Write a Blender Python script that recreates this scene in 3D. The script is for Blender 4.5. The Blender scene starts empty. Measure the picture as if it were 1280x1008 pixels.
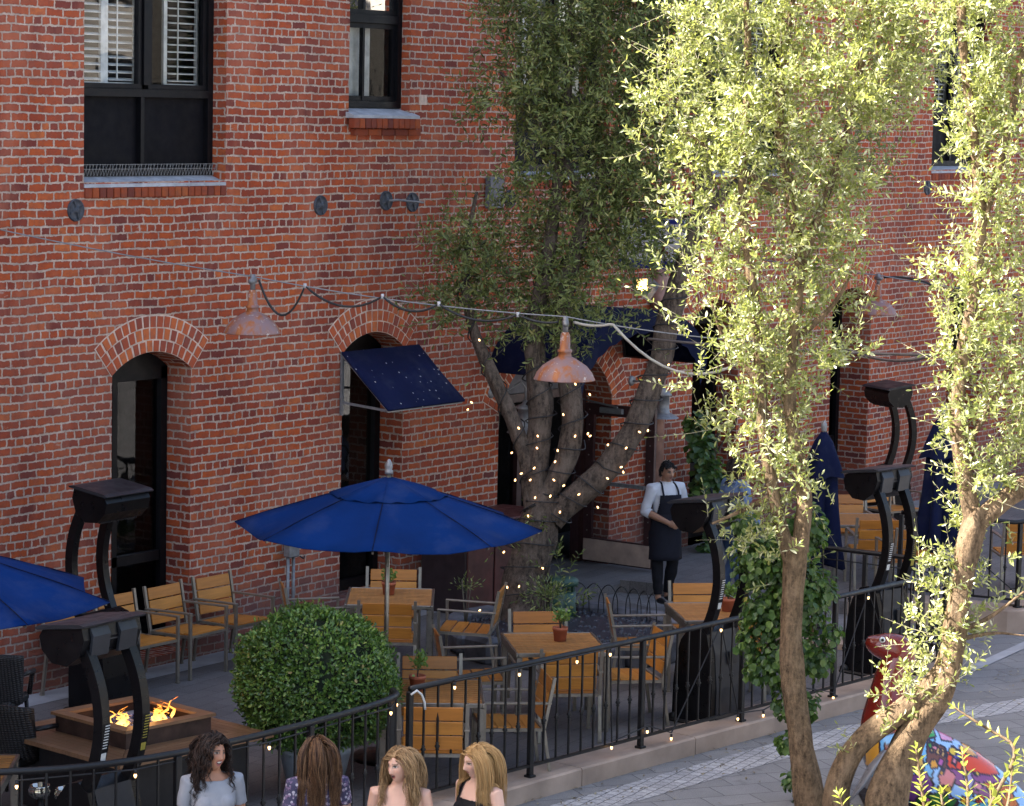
import bpy, math, random
import numpy as np
from mathutils import Vector, Matrix, Euler, noise
from mathutils.geometry import tessellate_polygon

R = math.radians
scene = bpy.context.scene
col = scene.collection
rng = random.Random(7)
nrs = np.random.RandomState(11)

# ------------------------------------------------------------------ camera
CAM = Vector((0.0, -18.300114, 5.671))
PITCH, ROLL, TH, FPX = 0.10936, -0.02135, 0.95483, 3380.0
def _axes():
    X = Vector((math.cos(TH), 0, math.sin(TH))); Y = Vector((-math.sin(TH), 0, math.cos(TH))); Z = Vector((0, 1, 0))
    c, s = math.cos(PITCH), math.sin(PITCH)
    P = Matrix(((1, 0, 0), (0, c, s), (0, -s, c)))
    cr, sr = math.cos(ROLL), math.sin(ROLL)
    M = Matrix(((cr, -sr, 0), (sr, cr, 0), (0, 0, 1))) @ P
    return [M @ v for v in (X, Y, Z)]
AX = _axes()
RIGHT = Vector([a[0] for a in AX]); UP = Vector([a[1] for a in AX]); FWD = Vector([a[2] for a in AX])
cd = bpy.data.cameras.new('camera'); cam = bpy.data.objects.new('camera', cd); col.objects.link(cam)
cd.sensor_fit = 'HORIZONTAL'; cd.sensor_width = 36.0; cd.lens = FPX / 1280 * 36
cd.clip_start = 0.1; cd.clip_end = 3000
mw = Matrix.Identity(4)
for i in range(3):
    mw[i][0] = RIGHT[i]; mw[i][1] = UP[i]; mw[i][2] = -FWD[i]; mw[i][3] = CAM[i]
cam.matrix_world = mw
scene.camera = cam

def ray(px, py):
    return RIGHT * ((px - 640) / FPX) + UP * (-(py - 504) / FPX) + FWD
def at(px, py, z=None, Y=None, X=None, d=None):
    """survey point of the place: sight line met with a level, a plane parallel to the wall, or a distance"""
    r = ray(px, py)
    if z is not None: t = (z - CAM.z) / r.z
    elif Y is not None: t = (Y - CAM.y) / r.y
    elif X is not None: t = (X - CAM.x) / r.x
    else: t = d
    return CAM + r * t

# ------------------------------------------------------------------ object helpers
def tag(o, label=None, cat=None, group=None, kind=None):
    if label: o['label'] = label
    if cat: o['category'] = cat
    if group: o['group'] = group
    if kind: o['kind'] = kind
    return o
def thing(name, label, cat, loc=(0, 0, 0), rz=0.0, group=None):
    o = bpy.data.objects.new(name, None); col.objects.link(o)
    o.location = loc; o.rotation_euler = (0, 0, rz)
    o.empty_display_size = 0.1
    return tag(o, label, cat, group)
def copy_tree(o, parent=None):
    c = o.copy(); col.objects.link(c)
    if parent is not None: c.parent = parent
    for ch in list(o.children): copy_tree(ch, c)
    return c
def dup(root, label, loc, rz, scale=None):
    c = copy_tree(root); c.location = loc; c.rotation_euler = (0, 0, rz); c['label'] = label
    c.scale = (scale,) * 3 if scale else (1, 1, 1)
    return c

class MB:
    """collects shapes, links them as ONE mesh object"""
    def __init__(s): s.v = []; s.f = []; s.uv = {}; s.sm = []
    def add(s, vs, fs, smooth=False, M=None):
        n = len(s.v)
        for p in vs:
            s.v.append(tuple(M @ Vector(p)) if M is not None else tuple(p))
        for f in fs:
            s.f.append(tuple(i + n for i in f)); s.sm.append(smooth)
        return s
    def face_uv(s, vs, uvs):
        n = len(s.v); s.v += [tuple(p) for p in vs]
        s.uv[len(s.f)] = list(uvs); s.f.append(tuple(range(n, n + len(vs)))); s.sm.append(False)
    def box(s, c, d, M=None, bev=0.0):
        x, y, z = c; a, b, h = d[0] / 2, d[1] / 2, d[2] / 2
        if bev > 0:
            bev = min(bev, a * .9, b * .9, h * .9); V = []; F = []
            for sx in (-1, 1):
                for sy in (-1, 1):
                    for sz in (-1, 1):
                        V += [(x + sx * (a), y + sy * (b - bev), z + sz * (h - bev)),
                              (x + sx * (a - bev), y + sy * (b), z + sz * (h - bev)),
                              (x + sx * (a - bev), y + sy * (b - bev), z + sz * (h))]
            def I(sx, sy, sz, k): return ((sx > 0) * 4 + (sy > 0) * 2 + (sz > 0)) * 3 + k
            F += [(I(1, -1, -1, 0), I(1, 1, -1, 0), I(1, 1, 1, 0), I(1, -1, 1, 0)), (I(-1, -1, -1, 0), I(-1, -1, 1, 0), I(-1, 1, 1, 0), I(-1, 1, -1, 0)),
                  (I(-1, 1, -1, 1), I(-1, 1, 1, 1), I(1, 1, 1, 1), I(1, 1, -1, 1)), (I(-1, -1, -1, 1), I(1, -1, -1, 1), I(1, -1, 1, 1), I(-1, -1, 1, 1)),
                  (I(-1, -1, 1, 2), I(1, -1, 1, 2), I(1, 1, 1, 2), I(-1, 1, 1, 2)), (I(-1, -1, -1, 2), I(-1, 1, -1, 2), I(1, 1, -1, 2), I(1, -1, -1, 2))]
            for sy in (-1, 1):
                for sz in (-1, 1): F.append((I(-1, sy, sz, 1), I(1, sy, sz, 1), I(1, sy, sz, 2), I(-1, sy, sz, 2)))
            for sx in (-1, 1):
                for sz in (-1, 1): F.append((I(sx, -1, sz, 0), I(sx, 1, sz, 0), I(sx, 1, sz, 2), I(sx, -1, sz, 2)))
                for sy in (-1, 1): F.append((I(sx, sy, -1, 0), I(sx, sy, 1, 0), I(sx, sy, 1, 1), I(sx, sy, -1, 1)))
                for sy in (-1, 1):
                    for sz in (-1, 1): F.append((I(sx, sy, sz, 0), I(sx, sy, sz, 1), I(sx, sy, sz, 2)))
            return s.add(V, F, False, M)
        V = [(x + i * a, y + j * b, z + k * h) for i in (-1, 1) for j in (-1, 1) for k in (-1, 1)]
        return s.add(V, [(0, 1, 3, 2), (4, 6, 7, 5), (0, 4, 5, 1), (2, 3, 7, 6), (0, 2, 6, 4), (1, 5, 7, 3)], False, M)
    def bar(s, p, q, w, h=None, up=(0, 0, 1), bev=0.0):
        p = Vector(p); q = Vector(q); d = q - p; L = d.length; h = h or w
        z = d.normalized(); u = Vector(up)
        if abs(z.dot(u)) > .98: u = Vector((1, 0, 0))
        x = u.cross(z).normalized(); y = z.cross(x)
        M = Matrix((x, y, z)).transposed().to_4x4(); M.translation = (p + q) / 2
        return s.box((0, 0, 0), (w, h, L), M, bev)
    def tube(s, pts, rad, n=8, cap=True, smooth=True, ratio=1.0, rough=None, up0=None):
        pts = [Vector(p) for p in pts]; k = len(pts)
        if not hasattr(rad, '__len__'): rad = [rad] * k
        t = [(pts[min(i + 1, k - 1)] - pts[max(i - 1, 0)]).normalized() for i in range(k)]
        u = Vector(up0) if up0 else Vector((0, 0, 1))
        if abs(t[0].dot(u)) > .9: u = Vector((1, 0, 0)) if not up0 else Vector((0, 1, 0))
        x = (u - t[0] * t[0].dot(u)).normalized()
        V = []; F = []
        for i in range(k):
            x = (x - t[i] * t[i].dot(x)).normalized(); y = t[i].cross(x)
            for j in range(n):
                a = 2 * math.pi * j / n; r = rad[i]
                if rough: r *= rough(i, j, pts[i], a)
                V.append(pts[i] + x * (r * math.cos(a)) + y * (r * ratio * math.sin(a)))
        for i in range(k - 1):
            for j in range(n):
                b = (j + 1) % n
                F.append((i * n + j, i * n + b, (i + 1) * n + b, (i + 1) * n + j))
        if cap:
            F.append(tuple(reversed(range(n)))); F.append(tuple((k - 1) * n + j for j in range(n)))
        return s.add(V, F, smooth)
    def lathe(s, prof, n=24, M=None, smooth=True, cap=False):
        V = []; F = []
        for r, z in prof:
            for j in range(n):
                a = 2 * math.pi * j / n; V.append((r * math.cos(a), r * math.sin(a), z))
        for i in range(len(prof) - 1):
            for j in range(n):
                b = (j + 1) % n
                F.append((i * n + j, i * n + b, (i + 1) * n + b, (i + 1) * n + j))
        if cap:
            F.append(tuple(reversed(range(n)))); F.append(tuple((len(prof) - 1) * n + j for j in range(n)))
        return s.add(V, F, smooth, M)
    def prism(s, poly, axis, a, b, M=None, smooth=False):
        """closed outline poly (2-D) pushed from a to b along axis"""
        n = len(poly)
        def P(p, w): return {'x': (w, p[0], p[1]), 'y': (p[0], w, p[1]), 'z': (p[0], p[1], w)}[axis]
        V = [P(p, a) for p in poly] + [P(p, b) for p in poly]
        tri = tessellate_polygon([[Vector((p[0], p[1], 0)) for p in poly]])
        F = [tuple(t) for t in tri] + [tuple(i + n for i in reversed(t)) for t in tri]
        F += [(i, (i + 1) % n, (i + 1) % n + n, i + n) for i in range(n)]
        return s.add(V, F, smooth, M)
    def ball(s, c, r, n=10, m=7, M=None):
        V = [(c[0], c[1], c[2] + r)]; F = []
        for i in range(1, m):
            ph = math.pi * i / m
            for j in range(n):
                a = 2 * math.pi * j / n
                V.append((c[0] + r * math.sin(ph) * math.cos(a), c[1] + r * math.sin(ph) * math.sin(a), c[2] + r * math.cos(ph)))
        V.append((c[0], c[1], c[2] - r))
        for j in range(n):
            F.append((0, 1 + j, 1 + (j + 1) % n)); F.append((len(V) - 1, 1 + (m - 2) * n + (j + 1) % n, 1 + (m - 2) * n + j))
        for i in range(m - 2):
            for j in range(n):
                F.append((1 + i * n + j, 1 + (i + 1) * n + j, 1 + (i + 1) * n + (j + 1) % n, 1 + i * n + (j + 1) % n))
        return s.add(V, F, True, M)
    def build(s, name, mat, parent=None, fix=True):
        me = bpy.data.meshes.new(name)
        me.from_pydata([tuple(p) for p in s.v], [], s.f)
        if s.uv:
            uv = me.uv_layers.new(name='UVMap')
            for fi, co in s.uv.items():
                p = me.polygons[fi]
                for k, li in enumerate(p.loop_indices): uv.data[li].uv = co[k]
        me.polygons.foreach_set('use_smooth', s.sm)
        if fix and not s.uv:
            import bmesh
            bm = bmesh.new(); bm.from_mesh(me); bmesh.ops.recalc_face_normals(bm, faces=bm.faces); bm.to_mesh(me); bm.free()
        me.materials.append(mat); me.update()
        o = bpy.data.objects.new(name, me); col.objects.link(o)
        if parent is not None: o.parent = parent
        return o

def np_mesh(name, V, F, mat, parent=None, smooth=False):
    """big meshes from arrays: V (n,3), F (m,k) all faces with k corners"""
    me = bpy.data.meshes.new(name)
    V = np.ascontiguousarray(V, np.float32); F = np.ascontiguousarray(F, np.int32)
    m, k = F.shape
    me.vertices.add(len(V)); me.vertices.foreach_set('co', V.ravel())
    me.loops.add(m * k); me.loops.foreach_set('vertex_index', F.ravel())
    me.polygons.add(m); me.polygons.foreach_set('loop_start', np.arange(0, m * k, k, dtype=np.int32))
    me.polygons.foreach_set('use_smooth', np.full(m, smooth))
    me.update(calc_edges=True); me.validate()
    me.materials.append(mat)
    o = bpy.data.objects.new(name, me); col.objects.link(o)
    if parent is not None: o.parent = parent
    return o
def leaf_mesh(name, P, D, S, N, L, W, mat, parent=None, fold=.15):
    """one hexagonal leaf per row: root P, direction D, side S, normal N, length L, width W"""
    L = L[:, None]; W = W[:, None]
    up = N * W * fold
    V = np.stack([P, P + D * L * .26 + S * W * .34 + up, P + D * L * .66 + S * W * .47 + up, P + D * L - up * .6,
                  P + D * L * .66 - S * W * .47 + up, P + D * L * .26 - S * W * .34 + up], 1)
    n = len(P)
    F = np.arange(n * 6).reshape(n, 6)
    return np_mesh(name, V.reshape(-1, 3), F, mat, parent)
def unit(a): return a / np.maximum(np.linalg.norm(a, axis=-1, keepdims=True), 1e-9)

# ------------------------------------------------------------------ materials
class NT:
    def __init__(s, name):
        s.m = bpy.data.materials.new(name); s.m.use_nodes = True
        s.t = s.m.node_tree; s.n = s.t.nodes; s.n.clear()
        s.out = s.n.new('ShaderNodeOutputMaterial'); s.b = s.n.new('ShaderNodeBsdfPrincipled')
        s.t.links.new(s.b.outputs[0], s.out.inputs[0])
    def new(s, typ, **kw):
        n = s.n.new(typ)
        for k, v in kw.items():
            if k.startswith('i_'): n.inputs[k[2:].replace('_', ' ')].default_value = v
            else: setattr(n, k, v)
        return n
    def ln(s, a, b): s.t.links.new(a, b)
    def coord(s, kind='Object'): return s.new('ShaderNodeTexCoord').outputs[kind]
    def mapping(s, src, scale=(1, 1, 1), loc=(0, 0, 0), rot=(0, 0, 0)):
        m = s.new('ShaderNodeMapping'); m.inputs['Scale'].default_value = scale; m.inputs['Location'].default_value = loc; m.inputs['Rotation'].default_value = rot
        s.ln(src, m.inputs[0]); return m.outputs[0]
    def noise(s, src, scale, detail=3.0, rough=.55, out='Fac'):
        n = s.new('ShaderNodeTexNoise'); n.inputs['Scale'].default_value = scale; n.inputs['Detail'].default_value = detail; n.inputs['Roughness'].default_value = rough
        if src is not None: s.ln(src, n.inputs['Vector'])
        return n.outputs[out]
    def ramp(s, src, stops, interp='LINEAR'):
        r = s.new('ShaderNodeValToRGB'); e = r.color_ramp.elements; r.color_ramp.interpolation = interp
        while len(e) < len(stops): e.new(.5)
        for k, (p, c) in enumerate(stops):
            e[k].position = p; e[k].color = (c[0], c[1], c[2], 1) if hasattr(c, '__len__') else (c, c, c, 1)
        s.ln(src, r.inputs[0]); return r.outputs[0]
    def mix(s, fac, a, b, mode='MIX'):
        n = s.new('ShaderNodeMix', data_type='RGBA', blend_type=mode)
        for sock, v in ((n.inputs[0], fac), (n.inputs[6], a), (n.inputs[7], b)):
            if hasattr(v, 'is_linked') or hasattr(v, 'links'): s.ln(v, sock)
            else: sock.default_value = v if not hasattr(v, '__len__') else (v[0], v[1], v[2], 1)
        return n.outputs[2]
    def math(s, op, a, b=None):
        n = s.new('ShaderNodeMath', operation=op)
        for sock, v in ((n.inputs[0], a), (n.inputs[1], b)):
            if v is None: continue
            if hasattr(v, 'links'): s.ln(v, sock)
            else: sock.default_value = v
        return n.outputs[0]
    def bump(s, h, strength=.4, dist=.01, nrm=None):
        b = s.new('ShaderNodeBump'); b.inputs['Strength'].default_value = strength; b.inputs['Distance'].default_value = dist
        s.ln(h, b.inputs['Height'])
        if nrm is not None: s.ln(nrm, b.inputs['Normal'])
        s.ln(b.outputs[0], s.b.inputs['Normal']); return b.outputs[0]
    def set(s, **kw):
        for k, v in kw.items():
            i = s.b.inputs[k.replace('_', ' ')]
            if hasattr(v, 'links'): s.ln(v, i)
            elif hasattr(v, '__len__') and len(v) == 3 and i.type == 'RGBA': i.default_value = (*v, 1)
            else: i.default_value = v
        return s

def simple(name, c, rough=.6, metal=0.0, var=.25, scale=8.0, bump=0.0, bscale=60.0, spec=.5):
    n = NT(name); co = n.coord()
    f = n.noise(co, scale, 4)
    d = tuple(max(0, x * (1 - var)) for x in c); l = tuple(min(1, x * (1 + var)) for x in c)
    n.set(Base_Color=n.ramp(f, [(.3, d), (.7, l)]), Metallic=metal, Specular_IOR_Level=spec)
    n.ln(n.ramp(n.noise(co, scale * 2.3, 3), [(.3, max(0, rough - .1)), (.7, min(1, rough + .1))]), n.b.inputs['Roughness'])
    if bump: n.bump(n.noise(co, bscale, 4), bump, .004)
    return n.m
MAT = {}
# ------------------------------------------------------------------ materials of the place
def brick_material():
    n = NT('red_brick'); uv = n.coord('UV')
    w = n.new('ShaderNodeVectorMath', operation='SUBTRACT'); n.ln(n.noise(uv, 2.2, 3, .5, 'Color'), w.inputs[0]); w.inputs[1].default_value = (.5, .5, .5)
    w2 = n.new('ShaderNodeVectorMath', operation='SCALE'); n.ln(w.outputs[0], w2.inputs[0]); w2.inputs['Scale'].default_value = .045
    e = n.new('ShaderNodeVectorMath', operation='SUBTRACT'); n.ln(n.noise(uv, 26, 2, .6, 'Color'), e.inputs[0]); e.inputs[1].default_value = (.5, .5, .5)
    e2 = n.new('ShaderNodeVectorMath', operation='SCALE'); n.ln(e.outputs[0], e2.inputs[0]); e2.inputs['Scale'].default_value = .030
    s1 = n.new('ShaderNodeVectorMath', operation='ADD'); n.ln(uv, s1.inputs[0]); n.ln(w2.outputs[0], s1.inputs[1])
    s2 = n.new('ShaderNodeVectorMath', operation='ADD'); n.ln(s1.outputs[0], s2.inputs[0]); n.ln(e2.outputs[0], s2.inputs[1])
    b = n.new('ShaderNodeTexBrick', offset=.5, offset_frequency=2, squash=.5, squash_frequency=6)
    for k, v in (('Scale', 1.0), ('Mortar Size', .0116), ('Mortar Smooth', .35), ('Bias', 0.0), ('Brick Width', .222), ('Row Height', .0818)): b.inputs[k].default_value = v
    b.inputs['Color1'].default_value = (0, 0, 0, 1); b.inputs['Color2'].default_value = (1, 1, 1, 1); b.inputs['Mortar'].default_value = (.5, .5, .5, 1)
    n.ln(s2.outputs[0], b.inputs['Vector'])
    tone = n.ramp(b.outputs['Color'], [(0, (.15, .038, .032)), (.09, (.23, .046, .030)), (.22, (.32, .060, .027)), (.6, (.39, .072, .024)), (.88, (.46, .094, .026)), (1, (.52, .14, .045))])
    blotch = n.noise(uv, 14, 4, .65)
    tone = n.mix(n.ramp(blotch, [(.42, 0), (.7, .55)]), tone, (.17, .058, .045))
    big = n.noise(uv, .55, 4, .6)
    tone = n.mix(n.ramp(big, [(.5, 0), (.72, .5)]), tone, (.33, .13, .095))
    grain = n.noise(uv, 120, 2, .6)
    tone = n.mix(.35, tone, n.ramp(grain, [(.3, (.6, .6, .6)), (.7, (1.25, 1.25, 1.25))]), 'MULTIPLY')
    mort = n.ramp(n.noise(uv, 9, 4, .6), [(.3, (.33, .235, .19)), (.55, (.50, .37, .30)), (.8, (.64, .49, .41))])
    # rain-washed and sooty areas a metre or two across, streaks that run down
    soot = n.ramp(n.noise(n.mapping(uv, (1.1, .45, 1)), .9, 5, .62), [(.44, 0), (.66, .62)])
    pale = n.ramp(n.noise(n.mapping(uv, (1.6, .5, 1), (7, 3, 0)), 1.0, 6, .66), [(.50, 0), (.68, .65)])
    tone = n.mix(soot, tone, n.mix(1, tone, (.60, .52, .55), 'MULTIPLY')); mort = n.mix(soot, mort, n.mix(1, mort, (.72, .68, .68), 'MULTIPLY'))
    tone = n.mix(pale, tone, (.42, .14, .085))
    # old lime smears and a worn, darker foot of the wall
    smear = n.ramp(n.noise(n.mapping(uv, (1, 2.2, 1)), 3.3, 5, .7), [(.66, 0), (.74, .75)])
    c = n.mix(b.outputs['Fac'], tone, mort)
    c = n.mix(smear, c, (.46, .36, .31))
    sep = n.new('ShaderNodeSeparateXYZ'); n.ln(uv, sep.inputs[0])
    foot = n.math('ADD', sep.outputs[1], n.math('MULTIPLY', n.noise(uv, 1.3, 4), 1.1))
    c = n.mix(n.ramp(n.math('MULTIPLY', foot, .5), [(.46, .55), (.66, 0)]), c, (.14, .09, .085))
    n.set(Base_Color=c, Roughness=.88, Specular_IOR_Level=.25)
    h = n.math('SUBTRACT', n.math('MULTIPLY', n.noise(uv, 45, 4, .7), .5), b.outputs['Fac'])
    n.bump(h, .9, .012)
    return n.m
def loose_brick(name, tint=1.0):
    n = NT(name); co = n.coord(); g = n.new('ShaderNodeNewGeometry')
    c = n.ramp(g.outputs['Random Per Island'], [(0, (.22, .055, .04)), (.25, (.37, .08, .038)), (.7, (.47, .10, .036)), (1, (.54, .15, .05))])
    c = n.mix(n.ramp(n.noise(co, 16, 4), [(.45, 0), (.75, .6)]), c, (.20, .085, .07))
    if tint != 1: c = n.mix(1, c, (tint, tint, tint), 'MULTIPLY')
    n.set(Base_Color=c, Roughness=.88, Specular_IOR_Level=.25); n.bump(n.noise(co, 60, 4), .5, .006)
    return n.m
def glass_mat(name, tint=(.9, .93, .95), ior=1.6, rough=.02):
    n = NT(name); n.n.remove(n.b)
    tr = n.new('ShaderNodeBsdfTransparent'); tr.inputs[0].default_value = (*tint, 1)
    gl = n.new('ShaderNodeBsdfGlossy'); gl.inputs['Roughness'].default_value = rough
    fr = n.new('ShaderNodeFresnel'); fr.inputs[0].default_value = ior
    mx = n.new('ShaderNodeMixShader'); n.ln(fr.outputs[0], mx.inputs[0]); n.ln(tr.outputs[0], mx.inputs[1]); n.ln(gl.outputs[0], mx.inputs[2])
    n.ln(mx.outputs[0], n.out.inputs[0])
    b = n.new('ShaderNodeBump'); b.inputs['Strength'].default_value = .06; b.inputs['Distance'].default_value = .02
    n.ln(n.noise(n.coord(), 3, 2), b.inputs['Height']); n.ln(b.outputs[0], gl.inputs['Normal'])
    return n.m
def leaf_material(name, stops, trans=.4, tcol=(.25, .4, .05), rough=.45, spec=.5):
    n = NT(name); g = n.new('ShaderNodeNewGeometry')
    c = n.ramp(g.outputs['Random Per Island'], stops)
    c = n.mix(n.ramp(n.noise(n.coord(), .9, 3), [(.35, .0), (.7, .45)]), c, stops[0][1])
    n.set(Base_Color=c, Roughness=rough, Specular_IOR_Level=spec)
    t = n.new('ShaderNodeBsdfTranslucent'); n.ln(n.mix(.6, c, tcol), t.inputs[0])
    mx = n.new('ShaderNodeMixShader'); mx.inputs[0].default_value = trans
    n.ln(n.b.outputs[0], mx.inputs[1]); n.ln(t.outputs[0], mx.inputs[2]); n.ln(mx.outputs[0], n.out.inputs[0])
    return n.m
def bark_material(name, dark, light, sc=1.0):
    n = NT(name); co = n.coord()
    st = n.math('ADD', n.math('MULTIPLY', n.noise(n.mapping(co, (24 * sc, 24 * sc, 6 * sc)), 1.0, 6, .7), .62), n.math('MULTIPLY', n.noise(co, 30 * sc, 4, .7), .38))
    bl = n.noise(co, 5 * sc, 4)
    c = n.ramp(st, [(.38, dark), (.60, light)])
    c = n.mix(n.ramp(bl, [(.45, 0), (.75, .5)]), c, tuple(min(1, x * 1.5 + .02) for x in light))
    n.set(Base_Color=c, Roughness=.92, Specular_IOR_Level=.2); n.bump(st, 1.0, .03)
    return n.m
def teak_material(name, c0, c1, rough=.38):
    n = NT(name); co = n.coord(); g = n.new('ShaderNodeNewGeometry')
    grain = n.noise(n.mapping(co, (3, 40, 40)), 1.0, 5, .6)
    grain2 = n.noise(n.mapping(co, (40, 3, 40)), 1.0, 5, .6)
    oi = n.new('ShaderNodeObjectInfo')
    c = n.ramp(n.math('ADD', n.math('MULTIPLY', g.outputs['Random Per Island'], .6), n.math('MULTIPLY', oi.outputs['Random'], .4)), [(0, c0), (1, c1)])
    c = n.mix(n.ramp(grain, [(.35, .45), (.65, 0)]), c, tuple(x * .55 for x in c0))
    c = n.mix(n.ramp(n.noise(co, 3, 3), [(.4, 0), (.75, .35)]), c, tuple(x * .5 for x in c0))
    n.set(Base_Color=c, Roughness=rough); n.bump(grain2, .1, .002)
    return n.m
def fabric_material(name, c, specks=0.0, rough=.85):
    n = NT(name); co = n.coord()
    f = n.noise(co, 1.6, 4)
    cc = n.ramp(f, [(.3, tuple(x * .8 for x in c)), (.7, tuple(min(1, x * 1.2) for x in c))])
    if specks:
        v = n.new('ShaderNodeTexVoronoi'); v.inputs['Scale'].default_value = 11; n.ln(co, v.inputs['Vector'])
        cc = n.mix(n.ramp(v.outputs['Distance'], [(.0, specks), (.09, specks), (.13, 0)]), cc, (.5, .5, .52))
    cc = n.mix(n.ramp(n.noise(co, 2.2, 5, .7), [(.5, 0), (.8, .10)]), cc, (.20, .22, .26))
    n.set(Base_Color=cc, Roughness=rough, Specular_IOR_Level=.10)
    n.bump(n.noise(co, 5, 3), .25, .02)
    return n.m

MAT['brick'] = brick_material()
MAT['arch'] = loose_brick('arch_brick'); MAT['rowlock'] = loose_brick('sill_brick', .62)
MAT['mortar'] = simple('lime_mortar', (.58, .44, .36), .95, 0, .3, 12, .4)
MAT['black'] = simple('black_painted_wood', (.0035, .0035, .005), .5, 0, .3, 5, spec=.22)
MAT['panel'] = simple('black_panel', (.003, .003, .005), .65, 0, .3, 4, spec=.14)
MAT['glass'] = glass_mat('window_glass', ior=1.30)
MAT['darkglass'] = glass_mat('door_glass', (.5, .5, .52), 1.2)
MAT['inside'] = simple('dark_interior', (.02, .018, .016), .9)
MAT['shutter'] = simple('white_shutter', (.62, .61, .57), .5)
MAT['concrete'] = simple('sill_concrete', (.36, .37, .40), .85, 0, .25, 9, .4)
MAT['iron'] = simple('black_iron', (.004, .004, .005), .5, 0, .3, 10)
MAT['anchor'] = simple('anchor_iron', (.045, .05, .065), .6, .2, .35, 30, .3)
MAT['gal'] = simple('galvanised_metal', (.22, .225, .235), .5, .5, .2, 20)
MAT['greybox'] = simple('grey_paint', (.10, .10, .12), .6)
MAT['steel'] = simple('brushed_steel', (.27, .25, .22), .36, .85, .2, 14)
MAT['steelwarm'] = simple('satin_aluminium', (.26, .23, .19), .42, .6, .15, 14)
MAT['teak'] = teak_material('oiled_teak', (.46, .165, .025), (.62, .27, .045))
MAT['teakdark'] = teak_material('weathered_teak', (.36, .15, .038), (.52, .24, .065), .4)
MAT['walnut'] = teak_material('walnut_planks', (.20, .10, .05), (.34, .19, .10), .35)
MAT['rust'] = simple('rusted_steel', (.055, .032, .026), .55, .3, .45, 7)
MAT['navy'] = fabric_material('navy_canvas', (.004, .007, .030))
MAT['blue'] = fabric_material('royal_blue_canvas', (.0015, .020, .105), 0, .95)
MAT['heater'] = simple('black_heater_steel', (.004, .004, .005), .34, 0, .3, 6, spec=.22)
MAT['heatergrey'] = simple('grey_heater_steel', (.020, .022, .028), .42, 0, .25, 4, spec=.35)
MAT['terracotta'] = simple('terracotta', (.38, .11, .055), .75, 0, .2, 14)
MAT['soil'] = simple('potting_soil', (.03, .022, .016), .95, 0, .4, 40, .6)
MAT['copperlamp'] = None
MAT['cable'] = simple('black_rubber', (.015, .015, .017), .6)
MAT['wicker'] = None
MAT['label'] = simple('paper_label', (.60, .60, .58), .7, 0, .1)
MAT['redwood'] = simple('dark_redwood', (.075, .018, .014), .5, 0, .35, 5, .2, 30)
MAT['doorframe'] = simple('dark_maroon_paint', (.045, .018, .018), .45)
MAT['kick'] = simple('scuffed_kick_plate', (.46, .33, .26), .5, .1, .2, 6)
MAT['stone'] = simple('dark_planter_stone', (.10, .10, .115), .9, 0, .45, 6, .7, 18)
MAT['pebble'] = simple('black_pebbles', (.02, .022, .032), .45, 0, .5, 60, .9, 45)
MAT['greenmetal'] = simple('green_painted_metal', (.022, .062, .045), .5, 0, .25, 9)
MAT['copperpipe'] = simple('aged_copper_pipe', (.30, .17, .13), .6, .3, .3, 5)

def lamp_material():
    n = NT('weathered_copper_enamel'); co = n.coord()
    c = n.ramp(n.noise(n.mapping(co, (3, 3, 1)), 3.2, 5, .6), [(.40, (.24, .155, .16)), (.53, (.27, .15, .13)), (.62, (.33, .105, .03)), (.76, (.40, .16, .06))])
    c = n.mix(n.ramp(n.noise(co, 13, 5, .7), [(.60, 0), (.66, .8)]), c, (.55, .52, .50))
    n.set(Base_Color=c, Roughness=.55, Metallic=.15); n.bump(n.noise(co, 9, 3), .3, .01)
    return n.m
MAT['copperlamp'] = lamp_material()
def wicker_material():
    n = NT('dark_wicker'); co = n.coord()
    w = n.new('ShaderNodeTexWave', wave_type='BANDS', bands_direction='Z'); w.inputs['Scale'].default_value = 16; w.inputs['Distortion'].default_value = .6; n.ln(co, w.inputs['Vector'])
    w2 = n.new('ShaderNodeTexWave', wave_type='BANDS', bands_direction='X'); w2.inputs['Scale'].default_value = 14; n.ln(co, w2.inputs['Vector'])
    h = n.math('MULTIPLY', w.outputs['Fac'], w2.outputs['Fac'])
    n.set(Base_Color=n.ramp(h, [(.0, (.006, .005, .006)), (.6, (.030, .022, .020))]), Roughness=.5); n.bump(h, .8, .01)
    return n.m
MAT['wicker'] = wicker_material()
def emit(name, c, s):
    n = NT(name); n.set(Base_Color=c, Emission_Color=c, Emission_Strength=s); return n.m
MAT['bulb'] = emit('warm_bulb', (1.0, .55, .22), 1.0)
MAT['flame'] = emit('flame', (1.0, .36, .05), 2.0)
MAT['floodlit'] = emit('lit_floodlight', (1.0, .60, .18), .8)

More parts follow.
